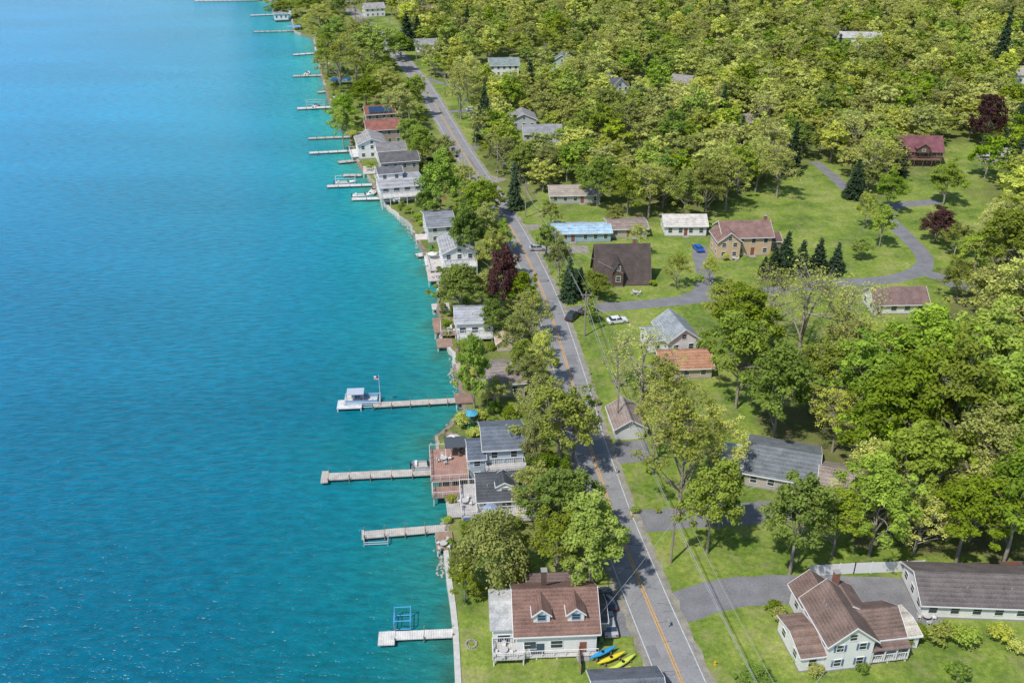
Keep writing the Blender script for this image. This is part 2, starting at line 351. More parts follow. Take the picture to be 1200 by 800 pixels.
def chimney(P,x,y,z0,z1,c=(.25,.11,.08)):
    P('chimney',mat('brick_'+hsh(c),c,.9,'siding',.3)).box(x-.35,y-.35,z0,x+.35,y+.35,z1)
    P('chimney_cap',mat('concrete_base',(.3,.29,.27))).box(x-.43,y-.43,z1+.003,x+.43,y+.43,z1+.1)
def deck(P,x0,y0,x1,y1,z,col=(.3,.2,.15),rail=True,rc=WHITE,sides='fblr'):
    P('deck',planks(col)).box(x0,y0,z-.18,x1,y1,z)
    ps=P('deck_posts',paint(rc))
    for xa in np.linspace(x0+.15,x1-.15,max(2,int((x1-x0)/2.5)+1)):
        for ya in(y0+.15,y1-.15): ps.box(xa-.08,ya-.08,-1.3,xa+.08,ya+.08,z-.185)
    if rail:
        r=P('railing',paint(rc))
        def seg(ax,ay,bx,by):
            L_=math.hypot(bx-ax,by-ay)
            r.box(min(ax,bx)-.04,min(ay,by)-.04,z+.97,max(ax,bx)+.04,max(ay,by)+.04,z+1.04)
            m=max(2,int(L_/.3))
            for k in range(m+1):
                px,py=ax+(bx-ax)*k/m,ay+(by-ay)*k/m; s_=.05 if k%5==0 else .015
                r.box(px-s_,py-s_,z+.002,px+s_,py+s_,z+.968)
        if 'f' in sides: seg(x0+.06,y0+.06,x1-.06,y0+.06)
        if 'b' in sides: seg(x0+.06,y1-.06,x1-.06,y1-.06)
        if 'l' in sides: seg(x0+.06,y0+.2,x0+.06,y1-.2)
        if 'r' in sides: seg(x1-.06,y0+.2,x1-.06,y1-.2)
def simple(name,u,v,w,d,h,rise,axis='x',yaw=7,wall=WHITE,roof=(.2,.2,.21),storeys=1,door=None,ch=None,exc=18,extra=None,**k):
    x,y=G(u,v); e=empty(name,x,y,0,yaw); P=Parts()
    block(P,-w/2,0,w/2,d,0,h,rise,axis,wall,roof,storeys=storeys,door=door,**k)
    if ch: chimney(P,ch[0],ch[1],h,h+rise+.9)
    if extra: extra(P)
    pr=random.Random(int(u*7+v)); vp=P('roof_vents',paint((.3,.3,.3)))
    if h>1.5:
        for _ in range(2):
            if axis=='x': px=pr.uniform(-w*.35,w*.35); py=d*.25; 
            else: px=-w*.25; py=pr.uniform(d*.2,d*.8)
            vp.tube((px,py,h+rise*.35),(px,py,h+rise*.5+.45),.09,n=8)
    P.build(e); EXC.append((x,y,w/2+3,-exc,d+3)); return e
BROWN=(.19,.11,.085)
def exA(P):
    for cx in(-1.9,2.5):
        block(P,cx-1.05,1.0,cx+1.05,4.2,5.0,1.25,.9,'y',WHITE,BROWN,win=(0,0,0,0),oh=.25)
        window(P,'front',cx,5.35,.95,.85,(cx-1.05,1.0,cx+1.05,4.2),paint((.2,.3,.5)))
    block(P,-8.1,1.5,-5.35,8.2,0,3.6,0,'x',(.66,.68,.68),(.45,.45,.44),flat=True,ww=1.6)
    deck(P,-8.0,-.6,5.4,-.02,.55,(.5,.48,.45),True,sides='f'); deck(P,-8.3,-1.4,-4.2,1.4,1.2,(.45,.43,.4))
    chimney(P,-1.2,6.6,6,8.6,(.12,.08,.06))
    P('garage_door',paint((.05,.08,.12))).box(-3.4,-.05,.35,-1.6,.0,2.3)
    block(P,5.25,3,6.9,8,0,2.6,1.0,'x',(.3,.28,.26),(.1,.09,.09),win=(0,0,0,0),oh=.2)
    block(P,-3,9.1,3.5,12,0,3.2,1.2,'x',(.3,.22,.18),(.14,.1,.09),oh=.3)
simple('lake_house',652,768,10.3,9,4.1,3.2,yaw=3,roof=BROWN,ww=1.5,door=3.4,extra=exA)
BL=(.40,.47,.53)
def exB(P):
    block(P,-5.8,-.8,-3.25,5,0,4.4,1.4,'x',BL,(.10,.12,.15),storeys=2,oh=.3)
    deck(P,-12.2,-2.5,-6.0,6.5,1.8,(.33,.19,.15),True,(.6,.57,.55))
    deck(P,-12.0,-5.5,-7.5,-2.6,.7,(.30,.19,.15),True,(.6,.57,.55))
    P('patio_roof',paint((.08,.09,.1))).box(-9.6,3.2,4.1,-6,6.4,4.25)
    for a,b_ in((-9.5,3.3),(-6.1,3.3),(-9.5,6.3)): P('patio_roof_posts',FR).box(a-.07,b_-.07,1.82,a+.07,b_+.07,4.09)
    deck(P,-3.2,-2.4,3.4,-.1,2.8,(.4,.38,.36),True)
simple('blue_lake_house',591,558,6.4,8,5.6,1.6,yaw=6,wall=BL,roof=(.12,.14,.17),storeys=2,extra=exB)
def exC(P):
    block(P,-1.5,1.0,1.0,4,3.3,1.3,.7,'y',WHITE,(.05,.055,.06),oh=.2)
    deck(P,-7.2,-1.5,-4.6,7,1.0,(.4,.38,.36)); deck(P,-4.5,-2.5,4.2,-.05,.6,(.42,.4,.38),True)
simple('dark_roofed_cottage',594,602,8.6,7,3.0,2.2,yaw=5,roof=(.07,.075,.085),ww=1.4,extra=exC)
def exD(P):
    deck(P,-7.3,0,-4,5,1.0,(.32,.2,.15)); deck(P,-3.9,-2.2,3.6,-.05,1.0,(.5,.5,.48))
simple('white_cottage',557,396,7.8,8,3.8,1.5,yaw=5,roof=(.34,.35,.37),ww=1.3,extra=exD)
simple('weathered_cottage',592,466,7.5,9,3.2,1.9,yaw=8,wall=(.45,.4,.34),roof=(.24,.2,.18))
simple('garden_shed',592,412,3,3.2,2.2,1,'y',wall=(.6,.5,.38),roof=(.4,.3,.2),win=(0,0,0,0))
simple('grey_lake_house',518,284,7,12,4.5,1.6,yaw=12,wall=(.6,.6,.58),roof=(.2,.21,.23),storeys=2)
def exG(P): deck(P,-7.5,-1,-4.1,8,1.2,(.5,.46,.42)); deck(P,-4,-3,4,-.1,2.4,(.6,.6,.58)); block(P,-3.5,-2,2,-.5,0,2.3,.4,'x',WHITE,(.4,.4,.4),win=(1,0,0,0),oh=.1)
simple('white_lake_house',539,318,8,10,5,1.8,'y',10,roof=(.32,.32,.33),storeys=2,extra=exG)
def exH(P): deck(P,-6.5,-3,6,-.1,2.4,(.55,.53,.5)); block(P,-6,5,1,11.5,4.7,2.4,1.0,'x',WHITE,(.12,.12,.13),oh=.3)
simple('terraced_lake_house',472,236,12.5,12,4.6,.8,yaw=14,roof=(.33,.33,.34),extra=exH,ww=1.6,storeys=2)
simple('grey_lake_house',470,213,11.5,9,6.5,1.6,yaw=14,wall=(.42,.38,.34),roof=(.11,.105,.105),storeys=2)
simple('white_lake_house',437,186,9,11,5,1.8,'y',14,roof=(.3,.29,.28),storeys=2,extra=lambda P:deck(P,-7,0,-4.6,9,1,(.6,.58,.55)))
simple('red_roofed_lake_house',452,170,12,9,5.5,2.2,yaw=14,wall=(.4,.33,.26),roof=(.25,.10,.075),storeys=2)
def exI(P):
    pn=P('solar_panels',glass('solar',(.02,.06,.12)))
    for k in range(5):
        pn.hexa([(-4+k*1.7,-.1,5.6),(-2.5+k*1.7,-.1,5.6),(-2.5+k*1.7,3.5,7.1),(-4+k*1.7,3.5,7.1)],[(-4+k*1.7,-.15,5.7),(-2.5+k*1.7,-.15,5.7),(-2.5+k*1.7,3.45,7.2),(-4+k*1.7,3.45,7.2)])
simple('solar_roofed_house',447,150,10.5,9,5.2,2,yaw=14,wall=(.35,.3,.26),roof=(.22,.09,.06),storeys=2,extra=exI)
simple('ranch_house',674,239,14.5,8,2.7,1.6,yaw=2,wall=(.45,.43,.39),roof=(.33,.28,.23),door=2)
simple('mobile_home',680,284,16,7,2.6,.8,yaw=3,wall=(.3,.45,.55),roof=(.34,.48,.58),door=-2)
simple('mobile_home',736,279,10,8,2.6,.8,yaw=3,wall=(.45,.4,.34),roof=(.26,.2,.17),door=0)
def exL(P):
    block(P,-2.6,-1.2,-.2,4,0,4.2,2.2,'y',(.12,.08,.06),(.06,.048,.045),oh=.3,win=(1,0,0,0),trim=(.15,.1,.08)); chimney(P,3,5.5,4,9.6)
simple('a_frame_house',730,334,12.6,9.5,.9,7.6,yaw=2,wall=(.12,.08,.06),roof=(.085,.065,.058),win=(0,0,0,0),extra=exL,trim=(.15,.1,.08))
simple('white_garage',803,277,11,8,3,1.7,yaw=0,roof=(.52,.48,.43),door=0)
def exN(P):
    block(P,-7.8,-1.5,-2.2,6,0,4.8,2.2,'y',(.6,.43,.28),(.22,.13,.11),storeys=2); chimney(P,5.6,5,5,8.8)
    block(P,6.4,2,9.5,8,0,3,1.2,'x',(.3,.2,.16),(.14,.08,.07),oh=.3)
simple('tan_farmhouse',874,300,12.5,9,5.2,2.6,yaw=4,wall=(.6,.43,.28),roof=(.22,.13,.11),storeys=2,door=1.5,extra=exN)
simple('grey_chapel_house',800,416,6.5,9,3.6,2.4,'y',12,roof=(.26,.285,.30),extra=lambda P:block(P,-6.5,2,-3.3,8,0,3,1.3,'x',WHITE,(.26,.285,.3),oh=.3))
simple('orange_roofed_cottage',804,444,10,7.5,2.5,1.7,yaw=4,wall=(.5,.42,.33),roof=(.39,.20,.12))
def exP(P): P('garage_door',paint((.66,.66,.64))).box(-1.9,-.05,.1,1.9,0,2.3)
simple('garage',738,515,5.2,7,2.6,1.6,'y',6,wall=(.56,.58,.58),roof=(.27,.21,.18),win=(0,1,0,1),extra=exP)
def exQ(P):
    block(P,6.1,-1,13.5,7,0,2.6,1.7,'x',(.4,.38,.35),(.27,.22,.19)); block(P,-9.5,1,-6.1,8,0,2.3,.6,'x',(.6,.58,.55),(.45,.45,.43),oh=.2)
simple('bungalow',912,576,11,11,2.7,2.0,'x',-18,wall=(.45,.4,.35),roof=(.15,.165,.175),extra=exQ)
def exR(P):
    RB=(.17,.115,.095)
    block(P,-6.2,.4,-3.05,7.5,0,2.6,.9,'x',WHITE,(.21,.14,.11),oh=.3)
    block(P,3.0,1.6,7.8,7.4,0,3.4,1.9,'x',WHITE,RB,door=5.2)
    block(P,.2,5.0,4.2,9.6,3.0,1.6,1.2,'y',WHITE,RB,win=(0,0,0,0),oh=.3)
    block(P,7.85,2.0,10.6,7.2,0,2.4,.5,'x',WHITE,(.5,.46,.38),oh=.25,ww=1.2)
    block(P,-2.7,8.1,2.0,12,0,3.6,1.9,'y',WHITE,RB)
    deck(P,3.1,.2,8.2,1.55,.6,(.5,.5,.48),True,sides='f')
    P('porch_roof',shingle(RB)).hexa([(3.0,-.1,2.65),(8.3,-.1,2.65),(8.3,1.57,3.1),(3.0,1.57,3.1)],[(3.0,-.1,2.75),(8.3,-.1,2.75),(8.3,1.57,3.2),(3.0,1.57,3.2)])
    for px in(3.2,4.9,6.5,8.1): P('porch_posts',FR).box(px-.07,.05,.6,px+.07,.19,2.64)
    chimney(P,1.6,9,5,8.0)
    b=P('blue_shutters',paint((.12,.16,.32)))
    for c in(-1.5,1.5):
        for z in(.9,3.35):
            for o in(-.8,.6): b.box(c+o-.02,-.09,z,c+o+.2,-.004,z+1.05)
simple('white_farmhouse',992,784,6,8,4.9,2.5,'y',8,roof=(.17,.115,.095),storeys=2,extra=exR,ww=.9)
simple('long_garage',1155,726,17.5,8,2.6,1.9,yaw=-3,roof=(.13,.11,.105),ww=1.1)
def exT(P): block(P,-2,-1.5,2,3,4.6,1.5,1.4,'y',(.14,.08,.06),(.17,.06,.07),oh=.3,win=(1,0,0,0),trim=(.2,.12,.1)); deck(P,-8,-2,6,-.1,2.5,(.2,.12,.09),rc=(.2,.12,.09))
simple('red_roofed_barn_house',1077,194,13.5,10,4.8,3.6,yaw=-4,wall=(.14,.075,.05),roof=(.18,.07,.08),storeys=2,extra=exT,exc=45,trim=(.2,.12,.1))
simple('white_gabled_house',1054,368,12,7,2.6,2.4,yaw=2,roof=(.2,.13,.12),exc=22,ww=1.2)
simple('forest_house',591,90,13,9,5,2.4,yaw=5,roof=(.2,.24,.23),storeys=2,exc=30)
simple('forest_house',658,86,9,9,5,3,'y',-8,wall=(.4,.5,.42),roof=(.18,.2,.18),storeys=2,exc=30)
simple('forest_house',726,116,8,10,5,3.4,'y',25,roof=(.09,.09,.1),storeys=2,exc=32)
simple('forest_house',614,153,9,9,4,2,'y',5,wall=(.5,.5,.5),roof=(.26,.25,.25),exc=24)
simple('forest_house',636,168,13,9,3.4,2,yaw=3,wall=(.5,.5,.5),roof=(.25,.25,.26),exc=30)
simple('barn',1008,55,20,10,4.5,2,yaw=-5,roof=(.4,.39,.37),exc=26)
simple('forest_house',868,156,12,8,3.5,2,yaw=25,wall=(.4,.36,.3),roof=(.24,.2,.18),exc=14)
simple('forest_house',797,110,9,8,4.5,2.4,yaw=-25,roof=(.25,.23,.22),exc=18)
simple('cabin',1163,193,8,7,3,1.8,yaw=-20,wall=(.4,.36,.3),roof=(.33,.3,.26),exc=28)
simple('forest_house',440,20,12,9,5,2.4,yaw=20,roof=(.3,.28,.27),storeys=2,exc=20)
simple('forest_house',504,24,12,9,5,2.4,yaw=5,wall=(.4,.36,.3),roof=(.2,.14,.12),storeys=2,exc=22)
simple('forest_house',500,62,11,8,4,2,yaw=5,roof=(.25,.25,.24),exc=16)
simple('lake_cabin',330,24,8,7,4,2,yaw=15,roof=(.25,.24,.23),exc=10)
simple('barn',1195,100,14,10,4.5,2.5,yaw=5,roof=(.35,.33,.3),exc=28)
simple('workshop',738,850,8,6,2.8,1.6,yaw=4,wall=(.3,.32,.36),roof=(.12,.13,.15))
simple('lake_house',460,192,9,8,4.5,1.6,yaw=14,roof=(.2,.19,.19))
# ---------------------------------------------------------------- fences
def fence(name,px,h=1.8,col=WHITE,th=.06):
    P=[G(*p) for p in px]; b=MB()
    for a,c in zip(P[:-1],P[1:]):
        L_=math.dist(a,c); n=max(1,round(L_/2.4)); d=((c[0]-a[0])/L_,(c[1]-a[1])/L_); nn=(-d[1],d[0])
        for k in range(n):
            s0=L_*k/n+.06; s1=L_*(k+1)/n-.06
            q=[(a[0]+d[0]*s+nn[0]*o,a[1]+d[1]*s+nn[1]*o) for s,o in((s0,-th/2),(s1,-th/2),(s1,th/2),(s0,th/2))]
            b.hexa([(x,y,.08) for x,y in q],[(x,y,h) for x,y in q])
        for k in range(n+1):
            x=a[0]+d[0]*L_*k/n; y=a[1]+d[1]*L_*k/n; b.box(x-.07,y-.07,0,x+.07,y+.07,h+.12)
    return b.obj(name,paint(col))
fence('white_fence',[(948,675),(1000,672),(1080,669)],2.0)
fence('wood_fence',[(1085,672),(1200,668),(1260,668)],1.8,(.2,.15,.11))
fence('wood_fence',[(676,745),(680,790)],1.6,(.3,.24,.18))
# ---------------------------------------------------------------- docks and boats
dk=planks((.45,.41,.36)); pst=mat('dock_post',(.2,.17,.14),.9); wdk=planks((.58,.56,.52))
def dock(p0,p1,w=1.7,m=dk,name='dock',head=None):
    z=-.25; a=Vector(G(*p0,z)); c=Vector(G(*p1,z)); L_=(c-a).length; ang=math.degrees(math.atan2((c-a).y,(c-a).x))
    e=empty(name,a.x,a.y,0,ang); P=Parts(); D=P('planking',m)
    n=max(2,int(L_/3))
    for k in range(n): D.box(L_*k/n+.03-(1.5 if k==0 else 0),-w/2,z-.16,L_*(k+1)/n-.03,w/2,z+random.uniform(-.02,.02))
    if head: D.box(L_+.02,-head[1],z-.17,L_+head[0],head[2],z+.01)
    q=P('posts',pst)
    for k in range(n+1):
        for s_ in(-1,1): q.tube((L_*k/n,s_*(w/2+.08),-3),(L_*k/n,s_*(w/2+.08),z+random.uniform(.3,.9)),.09,n=6)
    P.build(e); return e
dock((546,468),(437,474),1.7); dock((508,552),(385,558),1.9,head=(1.2,1.6,1.6)); dock((522,618),(427,626),1.7,head=(.4,1.1,1.1))
dock((531,741),(463,744),1.5,wdk,head=(2.2,.8,1.6))
dock((437,216),(383,218),1.8,wdk); dock((418,176),(362,179),1.8,wdk); dock((411,160),(361,162),1.6); dock((392,125),(348,127),2.6,wdk)
dock((380,88),(343,89),2.2); dock((372,62),(343,64),2.4,wdk); dock((350,36),(297,37),2); dock((340,16),(293,18),2.4,wdk); dock((300,0),(228,1),3,wdk)
dock((447,232),(412,233),1.8,wdk); dock((415,188),(396,190),2,dk); dock((500,297),(488,299),2.2,wdk); dock((400,105),(372,108),2)
dock((418,205),(402,205),2)
def platform(u,v,w,d,z=.2,col=(.5,.48,.44),yaw=8,rail=False):
    x,y=G(u,v); e=empty('waterside_deck',x,y,0,yaw); P=Parts(); deck(P,-w/2,0,w/2,d,z,col,rail); P.build(e)
platform(513,331,4.5,9,.5,(.5,.43,.38)); platform(517,363,4,3,.2); platform(520,392,4,7,.6,(.3,.19,.14)); platform(522,407,3.4,4,.1,(.3,.2,.15)); platform(508,312,4,6,.4,(.6,.59,.57))
platform(433,205,4,8,.4,(.5,.47,.42)); platform(522,645,2.6,4,.3,(.3,.2,.14)); platform(545,474,3.5,3.5,.4,(.25,.16,.12)); platform(540,608,4,5,.5,(.4,.38,.35))
platform(494,282,3,4,.3,(.55,.5,.45)); platform(545,440,3,5,.3,(.4,.33,.27)); platform(404,150,4,6,.4); platform(393,118,4,6,.4,(.5,.45,.4)); platform(380,78,5,7,.4); platform(552,497,5,3,.3,(.4,.38,.36))
def hull(b,L_,W,Hh,z0,x0=0,y0=0,flare=.75,bow=.35):
    secs=[(-L_/2,.85),(-L_/4,1),(0,1),(L_/4,.85),(L_*.4,.5),(L_/2,.06)]; i=len(b.v)
    for x,s_ in secs:
        w=W/2*s_; zz=z0+Hh+bow*max(0,x/(L_/2))**2
        b.v+=[(x0+x,y0-w,zz),(x0+x,y0-w*flare,z0+.15),(x0+x,y0,z0),(x0+x,y0+w*flare,z0+.15),(x0+x,y0+w,zz)]
    for k in range(len(secs)-1):
        for j in range(4): b.f.append((i+5*k+j,i+5*k+j+1,i+5*k+6+j,i+5*k+5+j))
        b.f.append((i+5*k+4,i+5*k,i+5*k+5,i+5*k+9))
    b.f.append((i,i+4,i+3,i+2,i+1))
def motorboat(u,v,yaw,L_=6,col=WHITE,z=-1.0,deckc=(.5,.45,.4),name='motor_boat'):
    x,y=G(u,v,z); e=empty(name,x,y,z-.15,yaw); P=Parts(); hull(P('hull',paint(col)),L_,2.3,.9,0)
    P('cockpit',paint(deckc)).box(-L_*.4,-.8,.915,L_*.12,.8,.95); W=P('windscreen',GL)
    W.hexa([(L_*.12,-.8,.93),(L_*.2,-.6,.93),(L_*.2,.6,.93),(L_*.12,.8,.93)],[(L_*.08,-.75,1.5),(L_*.1,-.55,1.5),(L_*.1,.55,1.5),(L_*.08,.75,1.5)])
    P('seats',paint((.7,.68,.62))).box(-L_*.38,-.7,.955,-L_*.28,.7,1.35); P('outboard_motor',paint((.04,.04,.04))).box(-L_*.56,-.25,.3,-L_*.505,.25,1.4)
    P.build(e)
def pontoon(u,v,yaw,z=-.6,canopy=(.15,.3,.5)):
    x,y=G(u,v,z); e=empty('pontoon_boat',x,y,z,yaw); P=Parts(); al=mat('aluminium',(.6,.62,.64),.35,metal=.7)
    for s_ in(-1,1): P('floats',al).tube((-3.2,s_*.9,0),(2.8,s_*.9,0),.33,n=10); P('floats',al).tube((2.8,s_*.9,0),(3.5,s_*.9,.15),.33,.05,n=10)
    P('floor',paint((.5,.5,.52))).box(-3.2,-1.25,.34,3.0,1.25,.44); f=P('fence_panels',paint((.2,.35,.5)))
    f.box(-3.1,-1.24,.45,2.9,-1.19,1.15); f.box(-3.1,1.19,.45,2.9,1.24,1.15); f.box(2.86,-1.18,.45,2.9,1.18,1.15)
    P('seats',paint((.7,.68,.6))).box(1.2,-1.1,.45,2.7,-.5,.95); P('seats',paint((.7,.68,.6))).box(-3,.5,.45,-1.5,1.1,.95); P('console',paint((.3,.3,.32))).box(-.4,.3,.45,.3,1.0,1.3)
    P('canopy',paint(canopy)).box(-2.8,-1.2,2.35,.4,1.2,2.43)
    for px in(-2.7,.3):
        for py in(-1.15,1.15): P('canopy_poles',al).tube((px,py,.45),(px,py,2.35),.03)
    P.build(e)
def lift(u,v,yaw,w=3,l=4,top=1.4,col=(.1,.35,.65),canopy=None,name='boat_lift'):
    x,y=G(u,v,-.5); e=empty(name,x,y,0,yaw); P=Parts(); f=P('frame',paint(col))
    for px in(-l/2,l/2):
        for py in(-w/2,w/2): f.tube((px,py,-3),(px,py,top),.07)
        f.tube((px,-w/2,-.2),(px,w/2,-.2),.07); 
    for py in(-w/2,w/2): f.tube((-l/2,py,top-.1),(l/2,py,top-.1),.06); f.tube((-l/2,py,-.6),(l/2,py,-.6),.07)
    for px in(-l/2,l/2): f.tube((px,-w/2,top-.1),(px,w/2,top-.1),.06)
    if canopy:
        c=P('canopy',paint(canopy)); c.prism([(-w/2-.2,top),(w/2+.2,top),(w/2,top+.5),(0,top+.8),(-w/2,top+.5)],-l/2-.4,l/2+.4,'x')
    P.build(e)
pontoon(425,471,4,canopy=(.45,.5,.58)); lift(425,471,4,3.2,6.5,.5,(.6,.62,.64)); lift(472,728,4,2.6,2.2,1.0); lift(441,632,4,1.8,3.6,-.1,(.4,.45,.5)); lift(495,548,4,2.4,3,.2,(.3,.35,.4))
platform(409,477,4.6,3,-.2,(.6,.6,.6),4)
motorboat(370,126,85,7,(.15,.2,.3)); motorboat(405,216,10,6.5); motorboat(425,231,10,6); motorboat(360,88,90,7); motorboat(438,226,80,6); motorboat(397,98,60,6); motorboat(498,548,5,4.5,(.2,.25,.3))
lift(370,124,5,4,7,1.6,(.5,.5,.5)); lift(400,100,5,4,8,1.8,(.5,.5,.5),(.1,.3,.6)); lift(405,214,8,3,6,1.4,(.6,.6,.6)); lift(345,36,5,4,7,1.6,(.5,.5,.5),(.15,.3,.5))
x,y=G(446,471,-.2); e=empty('flagpole',x,y,-.25,0); P=Parts(); P('pole',paint((.7,.7,.7))).tube((0,0,-1),(0,0,6),.05,.03)
fl=P('flag',mat('flag_red',(.45,.05,.06))); fl.box(-.9,-.01,5.2,-.05,.01,5.35); fl.box(-.9,-.01,4.9,-.05,.01,5.05)
P('flag_white',paint((.75,.75,.75))).box(-.9,-.012,5.055,-.05,.012,5.195); P('flag_canton',paint((.05,.08,.3))).box(-.45,-.016,5.36,-.05,.016,5.75); P('flag_white',paint((.75,.75,.75))).box(-.9,-.012,5.36,-.46,.012,5.75)
P.build(e)
def kayak(u,v,yaw,col,z=.35):
    x,y=G(u,v); e=empty('kayak',x,y,z,yaw); P=Parts(); b=P('hull',paint(col))
    secs=[(-2.2,.03),(-1.5,.22),(-.6,.36),(.6,.36),(1.5,.22),(2.2,.03)]; i=len(b.v)
    for x_,w in secs:
        for k in range(8):
            a=2*math.pi*k/8; b.v.append((x_,w*math.cos(a),.2*math.sin(a)*min(1,w*4)+.12*(abs(x_)/2.2)**2))
    for s_ in range(5):
        for k in range(8): b.f.append((i+8*s_+k,i+8*s_+(k+1)%8,i+8*s_+8+(k+1)%8,i+8*s_+8+k))
    c=P('cockpit',paint((.02,.02,.02))); c.tube((0,0,.15),(0,0,.225),.24,n=10)
    r=P('rack',mat('rack_wood',(.2,.15,.1)))
    for k in(-1.1,1.1): r.box(k-.05,-.45,-z,k+.05,.45,-.2)
    P.build(e,('hull',))
kayak(716,775,28,(.75,.6,.03),.7); kayak(712,788,28,(.7,.66,.05),.4); kayak(706,770,30,(.03,.3,.6),.9); kayak(730,779,38,(.6,.68,.1),.5); kayak(722,790,25,(.75,.6,.03),.4)
def patio(u,v,z=0,umb=None,tab=(.5,.48,.45),ch=(.6,.6,.58)):
    x,y=G(u,v,z); e=empty('patio_table_set',x,y,z,random.uniform(0,90)); P=Parts(); T=P('table',paint(tab)); T.tube((0,0,.7),(0,0,.74),.6,n=14); T.tube((0,0,.0),(0,0,.7),.05)
    C=P('chairs',paint(ch))
    for k in range(4):
        a=k*math.pi/2; cx,cy=math.cos(a)*1.0,math.sin(a)*1.0
        C.box(cx-.24,cy-.24,.4,cx+.24,cy+.24,.46)
        for i in(-.2,.2):
            for j in(-.2,.2): C.box(cx+i-.025,cy+j-.025,0,cx+i+.025,cy+j+.025,.395)
        bx,by=math.cos(a)*1.24,math.sin(a)*1.24
        C.box(bx-(.03 if k%2==0 else .24),by-(.24 if k%2==0 else .03),.465,bx+(.03 if k%2==0 else .24),by+(.24 if k%2==0 else .03),.95)
    if umb:
        P('umbrella_pole',paint((.5,.5,.5))).tube((0,0,.745),(0,0,2.3),.03); P('umbrella_canopy',paint(umb)).tube((0,0,2.05),(0,0,2.55),1.35,.03,n=8)
    P.build(e)
for a in[(532,525,1.8,(.7,.68,.62)),(520,540,1.8,None),(545,532,1.8,None,(.3,.2,.15),(.2,.15,.12)),(527,512,1.8,None,(.3,.2,.15),(.2,.15,.12)),(545,590,1.0,None),(575,608,.6,(.3,.35,.45)),(527,388,1.0,None),(512,325,.5,None),(590,765,1.2,None),(520,640,.3,None),(507,306,.4,(.65,.65,.6)),(528,318,1.2,None),(1085,725,0,None),(585,400,0,None),(465,236,2.4,None),(745,345,0,None),(552,495,.3,(.08,.35,.5)),(700,700,0,None),(433,200,.4,None),(860,305,0,None)]: patio(*a)
def storage(name,x,y,w,d,h,col,yaw=10):
    e=empty(name,x,y,0,yaw); P=Parts(); b=P('body',paint(col)); b.hexa([(-w/2,-d/2,.06),(w/2,-d/2,.06),(w/2,d/2,.06),(-w/2,d/2,.06)],[(-w*.42,-d*.4,h),(w*.42,-d*.4,h),(w*.42,d*.4,h),(-w*.42,d*.4,h)])
    l=P('lid',paint(tuple(c*.6 for c in col))); l.hexa([(-w*.47,-d*.45,h+.004),(w*.47,-d*.45,h+.004),(w*.47,d*.45,h+.004),(-w*.47,d*.45,h+.004)],[(-w*.4,-d*.38,h+.12),(w*.4,-d*.38,h+.12),(w*.4,d*.38,h+.12),(-w*.4,d*.38,h+.12)])
    f=P('feet',paint((.05,.05,.05)))
    for i in(-1,1):
        for j in(-1,1): f.box(i*w*.4-.05,j*d*.4-.05,0,i*w*.4+.05,j*d*.4+.05,.055)
    P.build(e)
for k in range(60):
    c=random.choice([(.05,.15,.4),(.6,.6,.58),(.5,.12,.08),(.05,.25,.12),(.3,.3,.3),(.6,.45,.1),(.25,.18,.12),(.65,.65,.65)])
    y=random.uniform(104,400); x=float(shore(y))+random.choice([random.uniform(1,4),random.uniform(1,20)])
    storage(random.choice(['storage_box','dock_box','cooler','planter_box']),x,y,random.uniform(.7,1.8),random.uniform(.5,1),random.uniform(.4,.9),c,random.uniform(0,90))
for u,v in((700,760),(704,752),(1072,690),(690,700),(706,716),(770,545),(640,300)): storage('wheelie_bin',*G(u,v),.6,.7,1.05,(.05,.12,.2) if u%4 else (.1,.2,.1))
def mailbox(u,v):
    x,y=G(u,v); b=MB(); b.box(x-.05,y-.05,0,x+.05,y+.05,1.1); b.box(x-.12,y-.25,1.102,x+.12,y+.25,1.3); b.prism([(x-.12,1.302),(x+.12,1.302),(x+.07,1.38),(x-.07,1.38)],y-.25,y+.25,'y'); b.obj('mailbox',paint((.35,.35,.36)))
for u,v in((757,660),(738,598),(722,555),(783,735),(697,470),(690,440),(640,330),(612,262)): mailbox(u,v)
def hydrant(u,v):
    x,y=G(u,v); b=MB(); b.tube((x,y,0),(x,y,.55),.13,n=10); b.tube((x,y,.555),(x,y,.7),.13,.04,n=10); b.tube((x-.25,y,.38),(x+.25,y,.38),.06,n=8); b.tube((x,y,0),(x,y,.06),.2,n=10); b.obj('fire_hydrant',mat('hydrant',(.6,.4,.03)))
hydrant(740,606); hydrant(838,778)
def firepit(u,v):
    x,y=G(u,v); b=MB()
    for k in range(14):
        a=k*2*math.pi/14; b.tube((x+math.cos(a)*.7,y+math.sin(a)*.7,0),(x+math.cos(a)*.7,y+math.sin(a)*.7,.3),.17,.13,n=6)
    b.obj('fire_pit',stone)
firepit(552,755)
